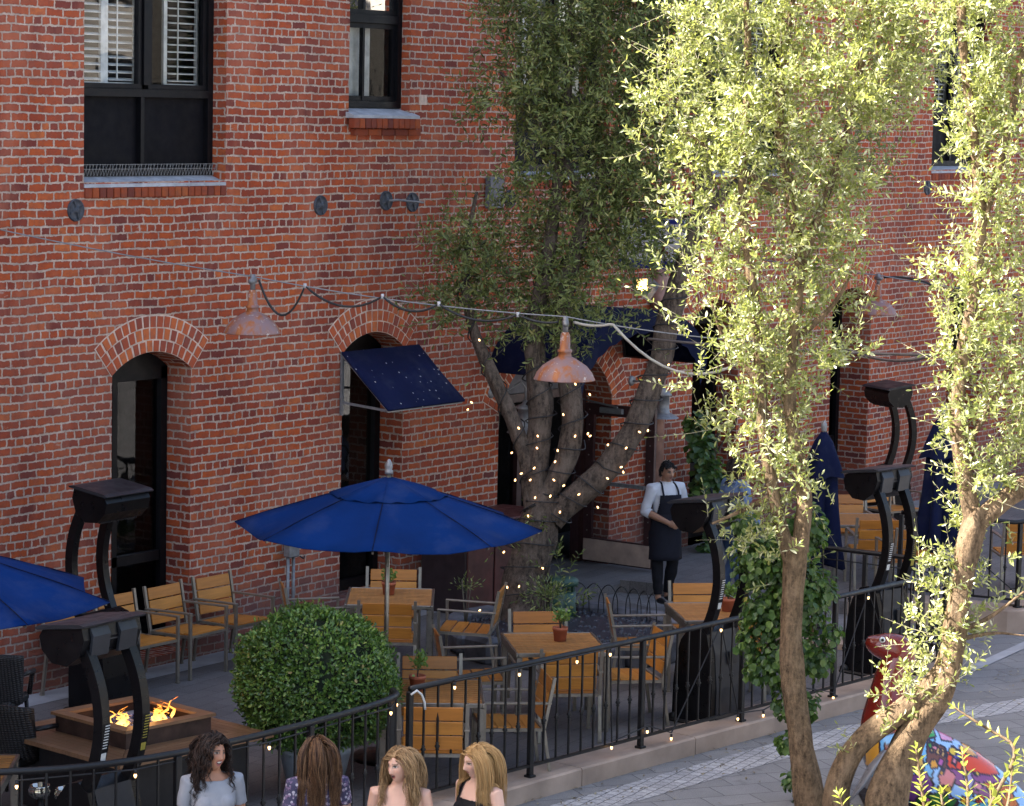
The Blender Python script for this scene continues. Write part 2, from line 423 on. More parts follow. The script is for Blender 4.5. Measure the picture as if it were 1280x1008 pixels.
def paving(name, w, h, stops, joint, rot, msize=.006, spk=90, jit=.35):
    n = NT(name); co = n.mapping(n.coord(), (1, 1, 1), (0, 0, 0), (0, 0, rot))
    d = n.new('ShaderNodeVectorMath', operation='SCALE'); n.ln(n.noise(co, 7, 2, .5, 'Color'), d.inputs[0]); d.inputs['Scale'].default_value = .02
    a = n.new('ShaderNodeVectorMath', operation='ADD'); n.ln(co, a.inputs[0]); n.ln(d.outputs[0], a.inputs[1])
    b = n.new('ShaderNodeTexBrick', offset=.5, offset_frequency=2)
    for k, v in (('Scale', 1.0), ('Mortar Size', msize), ('Mortar Smooth', .3), ('Brick Width', w), ('Row Height', h)): b.inputs[k].default_value = v
    b.inputs['Color1'].default_value = (0, 0, 0, 1); b.inputs['Color2'].default_value = (1, 1, 1, 1); b.inputs['Mortar'].default_value = (.5, .5, .5, 1)
    n.ln(a.outputs[0], b.inputs['Vector'])
    base = n.ramp(n.noise(co, 1.1, 5, .65), stops)
    base = n.mix(jit, base, n.ramp(b.outputs['Color'], [(0, (.7, .7, .7)), (1, (1.2, 1.2, 1.2))]), 'MULTIPLY')
    spe = n.noise(co, spk, 3, .7)
    base = n.mix(.7, base, n.ramp(spe, [(.35, (.62, .62, .62)), (.65, (1.3, 1.3, 1.3))]), 'MULTIPLY')
    stain = n.ramp(n.noise(co, 2.6, 5, .7), [(.60, 0), (.72, .55)])
    base = n.mix(stain, base, tuple(x * .55 for x in stops[0][1]))
    c = n.mix(b.outputs['Fac'], base, joint)
    n.set(Base_Color=c, Roughness=.82, Specular_IOR_Level=.35)
    n.bump(n.math('SUBTRACT', n.math('MULTIPLY', spe, .4), b.outputs['Fac']), .5, .006)
    return n.m
MAT['patio'] = paving('patio_pavers', .42, .21, [(.3, (.115, .106, .106)), (.7, (.165, .152, .15))], (.05, .046, .047), R(-5), .003, 70, .4)
MAT['street'] = paving('street_pavers', .46, .30, [(.3, (.18, .175, .178)), (.7, (.25, .242, .242))], (.08, .077, .08), R(33), .005, 110, .4)
MAT['whitetile'] = paving('pale_setts', .105, .105, [(.3, (.32, .315, .325)), (.7, (.43, .42, .425))], (.10, .095, .10), R(-7), .005, 60, .5)
MAT['kerb'] = simple('warm_kerb_concrete', (.37, .275, .215), .85, 0, .28, 2.2, .4, 50)
MAT['strip'] = simple('pale_concrete', (.33, .33, .35), .85, 0, .2, 3, .3, 50)

# ------------------------------------------------------------------ ground
KD = Vector((4.45, -0.44, 0)).normalized(); KN = Vector((-KD.y, KD.x, 0))       # kerb runs beside the street; KN points to the wall
K0 = Vector((18.30, -5.60, 0))
def kp(s, o, z=0.0): return K0 + KD * s + KN * o + Vector((0, 0, z))          # s along the kerb, o towards the wall
# the left part of the terrace edge bends back towards the wall
EDGE = [Vector((8.6, -2.0, 0)), Vector((10.6, -3.2, 0)), Vector((12.0, -4.25, 0)), Vector((12.75, -4.85, 0)), Vector((13.25, -5.25, 0)), Vector((13.95, -5.5, 0)), Vector((14.8, -5.58, 0)), Vector((15.75, -5.62, 0)), Vector((16.55, -5.56, 0)), kp(0, 0), kp(4.5, 0), kp(6.05, 0), kp(6.75, .10), kp(7.05, .35), kp(7.12, .75), kp(7.05, 1.5), kp(6.95, 2.4)]
def offset(path, d):
    out = []
    for i, p in enumerate(path):
        t = (path[min(i + 1, len(path) - 1)] - path[max(i - 1, 0)]); t.z = 0; t.normalize()
        out.append(p + Vector((-t.y, t.x, 0)) * d)
    return out
def sheet(name, pts, z, mat, kind='structure'):
    tri = tessellate_polygon([[Vector((p[0], p[1], 0)) for p in pts]])
    m = MB(); m.add([(p[0], p[1], z) for p in pts], [tuple(t) for t in tri])
    o = m.build(name, mat); o['kind'] = kind
    for p in o.data.polygons:
        if p.normal.z < 0: p.flip()
    return o
sheet('street', [(-400, -400), (500, -400), (500, 400), (-400, 400)], -.10, MAT['street'])
fr = offset(EDGE, -.10)
patio_pts = [(p.x, p.y) for p in offset(EDGE, .20)] + [(25.7, .0), (34.5, .02), (34.5, .70), (8.6, .70)]
def slab(name, pts, z0, z1, mat):
    m = MB(); m.prism([(p[0], p[1]) for p in pts], 'z', z0, z1); o = m.build(name, mat); o['kind'] = 'structure'; return o
slab('patio', [(p.x, p.y) for p in offset(EDGE, .22)] + [(26.2, -.9), (34.0, -.9), (34.0, .70), (8.6, .70)], -.3, 0.0, MAT['patio'])
# kerb with joints: one long stone each
def ribbon_prism(path, o0, o1, z0, z1, mb, bev=.015):
    a = offset(path, o0); b = offset(path, o1); n = len(path); V = []; F = []
    for i in range(n):
        ia = (b[i] - a[i]).normalized() * bev
        V += [(a[i].x, a[i].y, z0), (a[i].x, a[i].y, z1 - bev), (a[i].x + ia.x, a[i].y + ia.y, z1), (b[i].x, b[i].y, z1), (b[i].x, b[i].y, z0)]
    for i in range(n - 1):
        for k in range(4): F.append((i * 5 + k, i * 5 + k + 1, (i + 1) * 5 + k + 1, (i + 1) * 5 + k))
    F += [tuple(range(5)), tuple((n - 1) * 5 + k for k in reversed(range(5)))]
    mb.add(V, F)
def resample(path, step):
    out = [path[0].copy()]; acc = 0
    for a, b in zip(path, path[1:]):
        L = (b - a).length; k = max(1, round(L / step))
        for i in range(1, k + 1): out.append(a.lerp(b, i / k))
    return out
def smooth_path(path, it=2):
    for _ in range(it):
        q = [path[0]]
        for a, b in zip(path, path[1:]): q += [a.lerp(b, .25), a.lerp(b, .75)]
        q.append(path[-1]); path = q
    return path
def cut_path(path, s0, s1):
    out = []; acc = 0
    for a, b in zip(path, path[1:]):
        L = (b - a).length
        for s in (s0, s1):
            if acc <= s < acc + L and s == s0: out.append(a.lerp(b, (s - acc) / L))
        if s0 < acc + L <= s1: out.append(b.copy())
        if acc < s1 < acc + L: out.append(a.lerp(b, (s1 - acc) / L))
        acc += L
    return out
def path_len(p): return sum((b - a).length for a, b in zip(p, p[1:]))
SE = smooth_path(EDGE, 2)
kerb = MB(); Ltot = path_len(SE); s = 0.0; cuts = [0.0]
while s < Ltot - 1.2: s += 1.62; cuts.append(s)
cuts.append(Ltot)
for a, b in zip(cuts, cuts[1:]):
    seg = cut_path(SE, a + .006, b - .006)
    if len(seg) > 1: ribbon_prism(seg, -.10, .32, -.25, .06, kerb)
o = kerb.build('kerb', MAT['kerb']); o['kind'] = 'structure'
# pale sett band that follows the kerb in the street
band = [kp(s_, -.34) for s_ in (-4, -2, 0, 2, 3.4)] + [kp(4.3, -.42), kp(5.2, -.62), kp(6.4, -.95), kp(8.0, -1.35), kp(11, -1.9)]
b0 = smooth_path(band, 2); b1 = offset(b0, -.42)
sheet('sett_band', [(p.x, p.y) for p in b0] + [(p.x, p.y) for p in reversed(b1)], -.096, MAT['whitetile'])
sheet('wall_strip', [(8.6, -.36), (25.0, -.36), (25.0, .01), (8.6, .01)], .004, MAT['strip'])
# second terrace further along
T2A = Vector((27.55, -4.05, 0)); T2D = (Vector((27.80, -5.62, 0)) - T2A).normalized()
slab('far_patio', [(26.9, -.9), (27.45, -3.6), (27.62, -4.3), (27.86, -5.86), (40, -4.6), (46, -4.0), (46, -.9)], -.3, .05, MAT['patio'])
kb2 = MB(); ribbon_prism([Vector((27.50, -3.7, 0)), Vector((27.62, -4.4, 0)), Vector((27.80, -5.55, 0)), Vector((27.98, -5.75, 0)), Vector((33, -5.2, 0)), Vector((44, -4.1, 0))], -.12, .30, -.25, .16, kb2)
o = kb2.build('far_kerb', MAT['kerb']); o['kind'] = 'structure'
st2 = [Vector((25.5, -6.10, 0)), Vector((27.9, -5.91, 0)), Vector((33.2, -5.36, 0)), Vector((44, -4.3, 0))]
sheet('far_gutter_strip', [(p.x, p.y) for p in st2] + [(p.x, p.y) for p in reversed(offset(st2, -.14))], -.092, MAT['strip'])

# ------------------------------------------------------------------ the brick building
HB = 13.05
bld = thing('brick_building', 'old red brick building with arched doorways and black framed windows', 'building', (26, 0, 0))
BL = Vector((26, 0, 0))
OPEN = []
def arch_pts(x0, x1, z0, zs, rise, n=18):
    w = (x1 - x0) / 2; c = (x0 + x1) / 2
    if rise <= 0: return [(x0, z0), (x1, z0), (x1, zs), (x0, zs)]
    r = (w * w + rise * rise) / (2 * rise); cz = zs + rise - r; a0 = math.asin(min(1, w / r))
    if rise > w: a0 = math.pi - a0
    return [(x0, z0), (x1, z0)] + [(c + r * math.sin(a0 * (1 - 2 * i / n)), cz + r * math.cos(a0 * (1 - 2 * i / n))) for i in range(n + 1)]
SPEC = dict(d1=(19.11, 20.25, .10, 2.98, .20, .40), d2=(22.67, 23.75, .28, 2.98, .20, .40), d3=(25.59, 28.0, -.02, 2.12, .74, .50), d4=(29.9, 31.05, .0, 2.98, .22, .40), d5=(33.62, 34.78, .0, 2.98, .22, .55),
            d6=(37.3, 38.45, .0, 2.98, .22, .40), d0=(15.5, 16.65, .10, 2.98, .2, .40),
            w1=(18.71, 20.74, 4.86, 7.4, 0, .26), w2=(22.71, 23.78, 5.56, 7.5, 0, .20), w3=(25.80, 27.80, 4.86, 7.4, 0, .26), w4=(30.0, 32.2, 4.86, 7.4, 0, .26), w5=(36.52, 38.5, 4.86, 7.4, 0, .26))
VO = .05
holes = {k: arch_pts(v[0], v[1], v[2], v[3], v[4]) for k, v in SPEC.items()}
X0, X1 = -16.0, 62.0
outer = [(X0, -.3), (X1, -.3), (X1, HB), (X0, HB)]
flat = list(outer)
for h in holes.values(): flat += h
tri = tessellate_polygon([[Vector((x, z, 0)) for x, z in outer]] + [[Vector((x, z, 0)) for x, z in h] for h in holes.values()])
wall = MB()
for t in tri:
    P = [flat[i] for i in t]
    A2 = (P[1][0] - P[0][0]) * (P[2][1] - P[0][1]) - (P[2][0] - P[0][0]) * (P[1][1] - P[0][1])
    if abs(A2) < 1e-9: continue
    if A2 < 0: P.reverse()
    wall.face_uv([(x - BL.x, 0, z) for x, z in P], [(x, z + VO) for x, z in P])
for k, h in holes.items():
    dep = SPEC[k][5]; n = len(h); s = 0
    for i in range(n):
        (xa, za), (xb, zb) = h[i], h[(i + 1) % n]
        L = math.hypot(xb - xa, zb - za); vert = abs(xb - xa) < 1e-6
        uvs = [(100 + 0, za + VO), (100 + 0, zb + VO), (100 + dep, zb + VO), (100 + dep, za + VO)] if vert else [(0 + .05, s), (.05, s + L), (dep + .05, s + L), (dep + .05, s)]
        if not vert: s += L
        wall.face_uv([(xa - BL.x, 0, za), (xb - BL.x, 0, zb), (xb - BL.x, dep, zb), (xa - BL.x, dep, za)], uvs)
wall.build('wall', MAT['brick'], bld)
sh = MB()   # roof, side and rear of the block, plus a dark sheet coloured as the rooms' shade
def quad(m, a, b, c, d): m.add([a, b, c, d], [(0, 1, 2, 3)])
x0, x1 = X0 - BL.x, X1 - BL.x
quad(sh, (x0, 0, HB), (x1, 0, HB), (x1, 9, HB), (x0, 9, HB)); quad(sh, (x0, 9, -.3), (x1, 9, -.3), (x1, 9, HB), (x0, 9, HB))
quad(sh, (x0, 0, -.3), (x0, 9, -.3), (x0, 9, HB), (x0, 0, HB)); quad(sh, (x1, 0, -.3), (x1, 9, -.3), (x1, 9, HB), (x1, 0, HB))
quad(sh, (x0, 2.2, -.3), (x1, 2.2, -.3), (x1, 2.2, HB), (x0, 2.2, HB))
quad(sh, (x0, .62, 4.2), (x1, .62, 4.2), (x1, 2.2, 4.2), (x0, 2.2, 4.2))
sh.build('rear_wall', MAT['inside'], bld)
m = MB(); m.box((x0 + 11.6, 1.6, HB + .75), (23.0, 3.1, 1.5)); m.build('roof_shade_block', MAT['brick'] if False else MAT['arch'], bld)  # unseen block added on the roof to throw shade onto the street
# arches: three rings of header bricks round each doorway
for k in ('d0', 'd1', 'd2', 'd3', 'd4', 'd5', 'd6'):
    xa, xb, z0, zs, rise, dep = SPEC[k]; w = (xb - xa) / 2; c = (xa + xb) / 2 - BL.x
    r = (w * w + rise * rise) / (2 * rise); cz = zs + rise - r; a0 = math.asin(w / r)
    m = MB(); bk = MB()
    a1 = a0 + .02
    rows = 3; rh = .122
    nn = 40
    Vb = []
    for i in range(nn + 1):
        a = -a1 + 2 * a1 * i / nn
        for rr in (r + .001, r + rows * rh + .004): Vb.append((c + rr * math.sin(a), -.004, cz + rr * math.cos(a)))
    bk.add(Vb, [(2 * i, 2 * i + 2, 2 * i + 3, 2 * i + 1) for i in range(nn)])
    for q in range(rows):
        ra, rb = r + q * rh + .006, r + (q + 1) * rh - .010
        nb = max(6, round(2 * a1 * (ra + .05) / .098)); 
        for i in range(nb):
            g = .010 / ra * (1 + .5 * rng.random()); e0 = -a1 + 2 * a1 * i / nb + g; e1 = -a1 + 2 * a1 * (i + 1) / nb - g
            jr = rng.uniform(-.004, .004); y0 = -.008 - rng.random() * .006
            P = [(c + rr * math.sin(a), cz + rr * math.cos(a)) for rr, a in ((ra + jr, e0), (ra + jr, e1), (rb + jr, e1), (rb + jr, e0))]
            m.add([(x, y0, z) for x, z in P] + [(x, .03, z) for x, z in P], [(0, 1, 2, 3), (0, 4, 5, 1), (1, 5, 6, 2), (2, 6, 7, 3), (3, 7, 4, 0)])
    a = m.build('brick_arch', MAT['arch'], bld)
    bk.build('mortar_bed', MAT['mortar'], a)
# sills
def sill(k, out, drop):
    xa, xb, z0, zs, rise, dep = SPEC[k]; xa -= BL.x; xb -= BL.x
    e = .05 if out > .05 else 0.0
    m = MB(); prof = [(dep, z0 + .07), (-out, z0 - .02), (-out, z0 - .05), (dep, z0 - .05)]
    m.prism([(p[0], p[1]) for p in prof], 'x', xa - e + .003, xb + e - .003)
    o = m.build('window_sill', MAT['concrete'], bld)
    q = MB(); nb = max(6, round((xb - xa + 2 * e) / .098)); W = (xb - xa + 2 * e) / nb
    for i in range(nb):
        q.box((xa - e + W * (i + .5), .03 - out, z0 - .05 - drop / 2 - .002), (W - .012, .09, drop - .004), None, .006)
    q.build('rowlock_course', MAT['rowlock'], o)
    if out > .05:
        q = MB(); 
        for i in range(max(3, round((xb - xa) / .235))): q.box((xa + .05 + .235 * (i + .4), .02 - out * .5, z0 - .05 - drop - .042), (.222, .07, .072), None, .006)
        q.build('corbel_course', MAT['rowlock'], o)
    return o
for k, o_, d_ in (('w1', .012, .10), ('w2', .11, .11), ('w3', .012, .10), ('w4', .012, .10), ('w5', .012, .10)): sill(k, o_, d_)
# windows
def frame_rect(m, x0, x1, z0, z1, y, t, d):
    m.box(((x0 + x1) / 2, y, z1 - t / 2), (x1 - x0, d, t)); m.box(((x0 + x1) / 2, y, z0 + t / 2), (x1 - x0, d, t))
    m.box((x0 + t / 2, y, (z0 + z1) / 2), (t, d, z1 - z0 - 2 * t)); m.box((x1 - t / 2, y, (z0 + z1) / 2), (t, d, z1 - z0 - 2 * t))
def pane(m, x0, x1, z0, z1, y): m.add([(x0, y, z0), (x1, y, z0), (x1, y, z1), (x0, y, z1)], [(0, 1, 2, 3)])
def shutter(parent, x0, x1, z0, z1, y, tilt):
    m = MB(); frame_rect(m, x0, x1, z0, z1, y, .05, .03)
    z = z0 + .08
    while z < z1 - .06:
        M = Matrix.Translation(((x0 + x1) / 2, y, z)) @ Matrix.Rotation(tilt, 4, 'X')
        m.box((0, 0, 0), (x1 - x0 - .11, .062, .010), M); z += .072
    m.box(((x0 + x1) / 2 - .08, y - .035, (z0 + z1) / 2), (.012, .01, z1 - z0 - .16))
    return m.build('shutter', MAT['shutter'], parent)
def big_window(k, split=.52):
    xa, xb, z0, zs, rise, dep = SPEC[k]; xa -= BL.x; xb -= BL.x; y = dep - .035
    m = MB(); zb = z0 + .05; zr = z0 + .86; t = .075
    frame_rect(m, xa + .002, xb - .002, zb, zs - .002, y, t, .10)
    m.box(((xa + xb) / 2, y, zr), (xb - xa - 2 * t, .11, .075))
    xm = xa + (xb - xa) * split
    m.box((xm, y, (zr + zs) / 2 + .02), (.085, .10, zs - zr - .12)); m.box((xm - .06, y - .01, (zb + zr) / 2 + .02), (.05, .08, zr - zb - .12))
    for a, b in ((xa + t, xm - .0425), (xm + .0425, xb - t)): frame_rect(m, a + .004, b - .004, zr + .04, zs - t - .003, y + .006, .05, .06)
    win = m.build('window', MAT['black'], bld)
    p = MB()
    for a, b in ((xa + t, xm - .085), (xm - .035, xb - t)): p.box(((a + b) / 2, y + .02, (zb + zr) / 2 + .02), (b - a, .02, zr - zb - .1))
    p.build('spandrel_panel', MAT['panel'], win)
    for a, b in ((xa + t + .05, xm - .09), (xm + .09, xb - t - .05)):
        g = MB(); pane(g, a, b, zr + .1, zs - .1, y + .012); g.build('pane', MAT['glass'], win)
    a, b = xa + t, xm; c3 = (b - a)
    shutter(win, a + .02, a + c3 * .52, zr + .05, zs - .1, y + .09, R(18)); shutter(win, a + c3 * .54, b + .02, zr + .05, zs - .1, y + .11, R(18))
    shutter(win, xm + (xb - xm) * .38, xb - t, zr + .05, zs - .1, y + .09, R(8))
    sp = MB()
    if k == 'w1':      # anti-pigeon wire along the sill
        x = xa + .04
        while x < xb - .04:
            for dx in (-.03, .03):
                sp.bar((x, y - .10, z0 + .05), (x + dx, y - .13 + .02 * rng.random(), z0 + .17), .0035)
            x += .045
        sp.bar((xa + .02, y - .12, z0 + .12), (xb - .02, y - .12, z0 + .12), .004); sp.bar((xa + .02, y - .12, z0 + .165), (xb - .02, y - .12, z0 + .165), .004)
        sp.build('bird_wire', MAT['gal'], win)
for k in ('w1', 'w3', 'w4', 'w5'): big_window(k)
def sash_window(k):
    xa, xb, z0, zs, rise, dep = SPEC[k]; xa -= BL.x; xb -= BL.x; y = dep - .03
    m = MB(); frame_rect(m, xa + .002, xb - .002, z0 + .06, zs - .002, y, .07, .10)
    zr = z0 + 1.02; m.box(((xa + xb) / 2, y, zr), (xb - xa - .14, .09, .09))
    frame_rect(m, xa + .072, xb - .072, z0 + .132, zr - .047, y + .01, .055, .05); frame_rect(m, xa + .072, xb - .072, zr + .047, zs - .075, y + .01, .05, .05)
    xm = xa + (xb - xa) * .40
    m.box((xm, y, (z0 + zr) / 2 + .02), (.035, .05, zr - z0 - .24)); m.box((xm, y, (zs + zr) / 2), (.035, .05, zs - zr - .2))
    win = m.build('window', MAT['black'], bld)
    for a, b in ((z0 + .15, zr - .06), (zr + .06, zs - .09)):
        g = MB(); pane(g, xa + .1, xb - .1, a, b, y + .014); g.build('pane', MAT['glass'], win)
    cu = MB(); cu.box((xa + (xb - xa) * .36, y + .12, (z0 + zs) / 2), ((xb - xa) * .60, .01, zs - z0 - .2)); cu.build('reflection_panel', MAT['shutter'], win)  # white panel added behind the panes, standing for the bright sky reflection
sash_window('w2')
# doors
def arch_door(k, rail=.95):
    xa, xb, z0, zs, rise, dep = SPEC[k]; xa -= BL.x; xb -= BL.x; y = dep - .03; c = (xa + xb) / 2
    m = MB(); t = .09
    m.box((xa + t / 2 + .002, y, (z0 + zs) / 2), (t, .10, zs - z0)); m.box((xb - t / 2 - .002, y, (z0 + zs) / 2), (t, .10, zs - z0))
    top = [(p[0] - BL.x, p[1] - .002) for p in holes[k][2:]]
    m.prism(top + [(xa + .002, zs - .12), (xb - .002, zs - .12)], 'y', y - .05, y + .05)
    m.box((c, y, z0 + .06), (xb - xa - 2 * t, .10, .12)); m.box((c, y, z0 + rail), (xb - xa - 2 * t, .08, .10))
    m.box((c - .18, y, (z0 + zs) / 2), (.07, .08, zs - z0 - .2))
    d = m.build('door', MAT['black'], bld)
    for a, b in ((z0 + .12, z0 + rail - .05), (z0 + rail + .05, zs - .12)):
        g = MB(); pane(g, xa + t, xb - t, a, b, y + .01); g.build('pane', MAT['darkglass'], d)
    st = MB(); st.box((c, dep / 2 + .02, z0 - .06), (xb - xa - .004, dep - .03, .119)); st.build('threshold', MAT['concrete'], bld)
for k in ('d0', 'd1', 'd2', 'd4', 'd5', 'd6'): arch_door(k)
# the wide entrance: dark transom, closed inner leaf and one glass leaf standing open
xa, xb = SPEC['d3'][0] - BL.x, SPEC['d3'][1] - BL.x
m = MB(); y = .44
m.box((xa + .06, y, 1.06), (.115, .12, 2.12)); m.box((xb - .06, y, 1.06), (.115, .12, 2.12)); m.box(((xa + xb) / 2, y, 2.17), (xb - xa - .01, .12, .10)); m.box((xa + 1.0, y, 1.04), (.10, .10, 2.08))
door = m.build('entrance_door', MAT['doorframe'], bld)
g = MB(); pane(g, xa + .12, xa + .95, .06, 2.06, y + .01); g.build('pane', MAT['darkglass'], door)
tp = [(p[0] - BL.x, p[1] - .004) for p in holes['d3'][2:]]
g = MB(); g.prism(tp + [(xa + .006, 2.222), (xb - .006, 2.222)], 'y', y - .02, y + .02); g.build('transom', MAT['greybox'], door)
lx = xb - .10; ya, yb = .30, -.72; H = 2.02                       # open leaf, square to the wall
m = MB(); z0 = .03
def lbox(mm, y0, y1, za, zb, t=.05): mm.box((lx, (y0 + y1) / 2, (za + zb) / 2), (t, abs(y1 - y0), zb - za))
lbox(m, ya, ya - .12, z0, H); lbox(m, yb, yb + .12, z0, H); lbox(m, ya - .12, yb + .12, H - .14, H); lbox(m, ya - .12, yb + .12, z0, z0 + .30)
leaf = m.build('open_leaf', MAT['doorframe'], door)
g = MB(); g.add([(lx, ya - .12, z0 + .30), (lx, yb + .12, z0 + .30), (lx, yb + .12, H - .14), (lx, ya - .12, H - .14)], [(0, 1, 2, 3)]); g.build('pane', glass_mat('clear_door_glass', (.9, .92, .93), 1.2), leaf)
g = MB(); g.box((lx - .030, (ya + yb) / 2, z0 + .15), (.010, abs(ya - yb) - .02, .27), None, .003); g.build('kick_plate', MAT['kick'], leaf)
g = MB(); g.bar((lx - .07, ya - .10, 1.04), (lx - .07, yb + .10, 1.04), .045); g.bar((lx - .07, ya - .12, 1.04), (lx, ya - .12, 1.04), .03); g.bar((lx - .07, yb + .12, 1.04), (lx, yb + .12, 1.04), .03); g.build('push_bar', MAT['gal'], leaf)
g = MB(); g.box((lx - .05, ya - .40, H - .07), (.05, .34, .07), None, .008); g.bar((lx - .07, ya - .5, H - .02), (lx - .03, ya + .12, H + .05), .018); g.build('door_closer', MAT['gal'], leaf)
g = MB()
for k in range(9):
    for yy in (ya - .06, yb + .06): g.ball((lx - .028, yy, .42 + k * .19), .009, 6, 4)
g.build('rivets', MAT['steel'], leaf)
# iron tie plates, pipes and boxes fixed to the brickwork
def anchor(px, py, arm=False):
    p = at(px, py, Y=0) - BL; m = MB()
    M = Matrix.Translation((p.x, 0, p.z)) @ Matrix.Rotation(R(90), 4, 'X')
    m.lathe([(.0, .030), (.028, .030), (.032, .020), (.092, .014), (.098, .022), (.106, .020), (.108, .0)], 22, M)
    for k in range(4):
        a = R(20 + 90 * k); m.bar((p.x, -.02, p.z), (p.x + .095 * math.cos(a), -.02, p.z + .095 * math.sin(a)), .016)
    o = m.build('tie_plate', MAT['anchor'], bld)
    if arm:
        q = MB(); q.tube([(p.x + .02, -.03, p.z), (p.x + .10, -.09, p.z + .01), (p.x + .22, -.16, p.z - .005), (p.x + .42, -.2, p.z - .02)], .012, 6); q.build('tie_hook', MAT['gal'], o)
for px, py, a in ((94, 263, 0), (400, 257, 0), (482, 251, 1), (515, 253, 0), (637, 249, 0), (1159, 235, 0), (836, 243, 0)): anchor(px, py, a)
p = at(615, 241, Y=0) - BL; m = MB(); m.box((p.x, -.04, p.z), (.29, .075, .36), None, .01); o = m.build('wall_box', MAT['greybox'], bld)
p = at(528, 125, Y=0) - BL; m = MB(); m.box((p.x, -.006, p.z), (.13, .012, .11)); m.build('patch', MAT['mortar'], bld)
p = at(808, 640, Y=0) - BL; m = MB(); m.tube([(p.x, -.12, 0), (p.x, -.12, 2.0), (p.x, -.12, 4.1)], .10, 14)
for z in (.5, 1.9, 3.2): m.tube([(p.x, -.12, z), (p.x, -.12, z + .07)], .112, 14)
m.build('downpipe', MAT['copperpipe'], bld)
# ------------------------------------------------------------------ awnings, lanterns, sign, floodlight on the front
t = thing('door_awning', 'flat navy canvas awning propped over the narrow doorway behind the open umbrella', 'awning', (23.30, 0, 2.43))
zt, yb_ = .57, -.68
m = MB(); V = []; n = 12
for j in range(2):
    for i in range(n + 1):
        x = -.69 + 1.38 * i / n
        V += [(x, -.03, zt - j * .022), (x, yb_ * .5, zt * .5 - .012 * math.sin(math.pi * i / n) - j * .022), (x, yb_, .0 - j * .022)]
F = []
for j in range(2):
    o_ = j * 3 * (n + 1)
    for i in range(n):
        for k in range(2): F.append((o_ + 3 * i + k, o_ + 3 * i + 3 + k, o_ + 3 * i + 4 + k, o_ + 3 * i + 1 + k))
q = 3 * (n + 1)
for i in range(n): F += [(3 * i, 3 * i + 3, q + 3 * i + 3, q + 3 * i), (3 * i + 2, 3 * i + 5, q + 3 * i + 5, q + 3 * i + 2)]
for i in (0, n):
    for k in range(2): F.append((3 * i + k, 3 * i + k + 1, q + 3 * i + k + 1, q + 3 * i + k))
m.add(V, F, True); m.build('canopy', fabric_material('spotted_navy_canvas', (.006, .010, .045), .8), t)
m = MB()
for x in (-.665, .665):
    m.bar((x, -.03, .02), (x, yb_ + .02, -.02), .025); m.bar((x, -.025, .55), (x, -.025, -.12), .03); m.bar((x, yb_ + .03, -.005), (x, -.04, zt - .05), .022)
m.bar((-.665, yb_ + .03, -.03), (.665, yb_ + .03, -.03), .022)
m.build('awning_frame', MAT['gal'], t)

def barrel_awning(label, cx, half, z, rise, proj_, drop):
    t = thing('barrel_awning', label, 'awning', (cx, 0, z))
    n = 26; V = []; F = []
    def P(i, k=1.0): a = math.pi * i / n; return (-half * k * math.cos(a), rise * k * math.sin(a))
    ys = [0.0, -proj_ * .5, -proj_]
    for k in (1.0, .985):
        for y in ys:
            for i in range(n + 1):
                x, zz = P(i, k); V.append((x, y - .01, zz))
    def I(l, j, i): return (l * 3 + j) * (n + 1) + i
    for l in range(2):
        for j in range(2):
            for i in range(n): F.append((I(l, j, i), I(l, j, i + 1), I(l, j + 1, i + 1), I(l, j + 1, i)))
    for i in range(n): F += [(I(0, 2, i), I(0, 2, i + 1), I(1, 2, i + 1), I(1, 2, i)), (I(0, 0, i), I(0, 0, i + 1), I(1, 0, i + 1), I(1, 0, i))]
    m = MB(); m.add(V, F, True); m.build('canopy', MAT['navy'], t)
    # hanging front valance that follows the arch
    m = MB(); V = []
    for y in (-proj_ - .012, -proj_ - .020):
        for i in range(n + 1):
            x, zz = P(i); V += [(x, y, zz), (x * .90, y, zz - drop - .03 * (i % 2))]
    q = 2 * (n + 1)
    F = [(2 * i, 2 * i + 2, 2 * i + 3, 2 * i + 1) for i in range(n)] + [(q + 2 * i, q + 2 * i + 1, q + 2 * i + 3, q + 2 * i + 2) for i in range(n)]
    F += [(2 * i + 1, 2 * i + 3, q + 2 * i + 3, q + 2 * i + 1) for i in range(n)] + [(2 * i, q + 2 * i, q + 2 * i + 2, 2 * i + 2) for i in range(n)]
    m.add(V, F); m.build('valance', MAT['navy'], t)
    m = MB()
    for y in (-.05, -proj_ + .03): m.tube([(P(i, .97)[0], y, P(i, .97)[1]) for i in range(n + 1)], .014, 6)
    for i in (0, 6, 13, 20, 26): m.bar((P(i, .97)[0], -.03, P(i, .97)[1]), (P(i, .97)[0], -proj_ + .03, P(i, .97)[1]), .02)
    m.build('awning_frame', MAT['iron'], t)
    return t
barrel_awning('wide arched navy canvas awning over the main entrance', 26.80, 1.44, 2.60, .72, 1.2, .26)

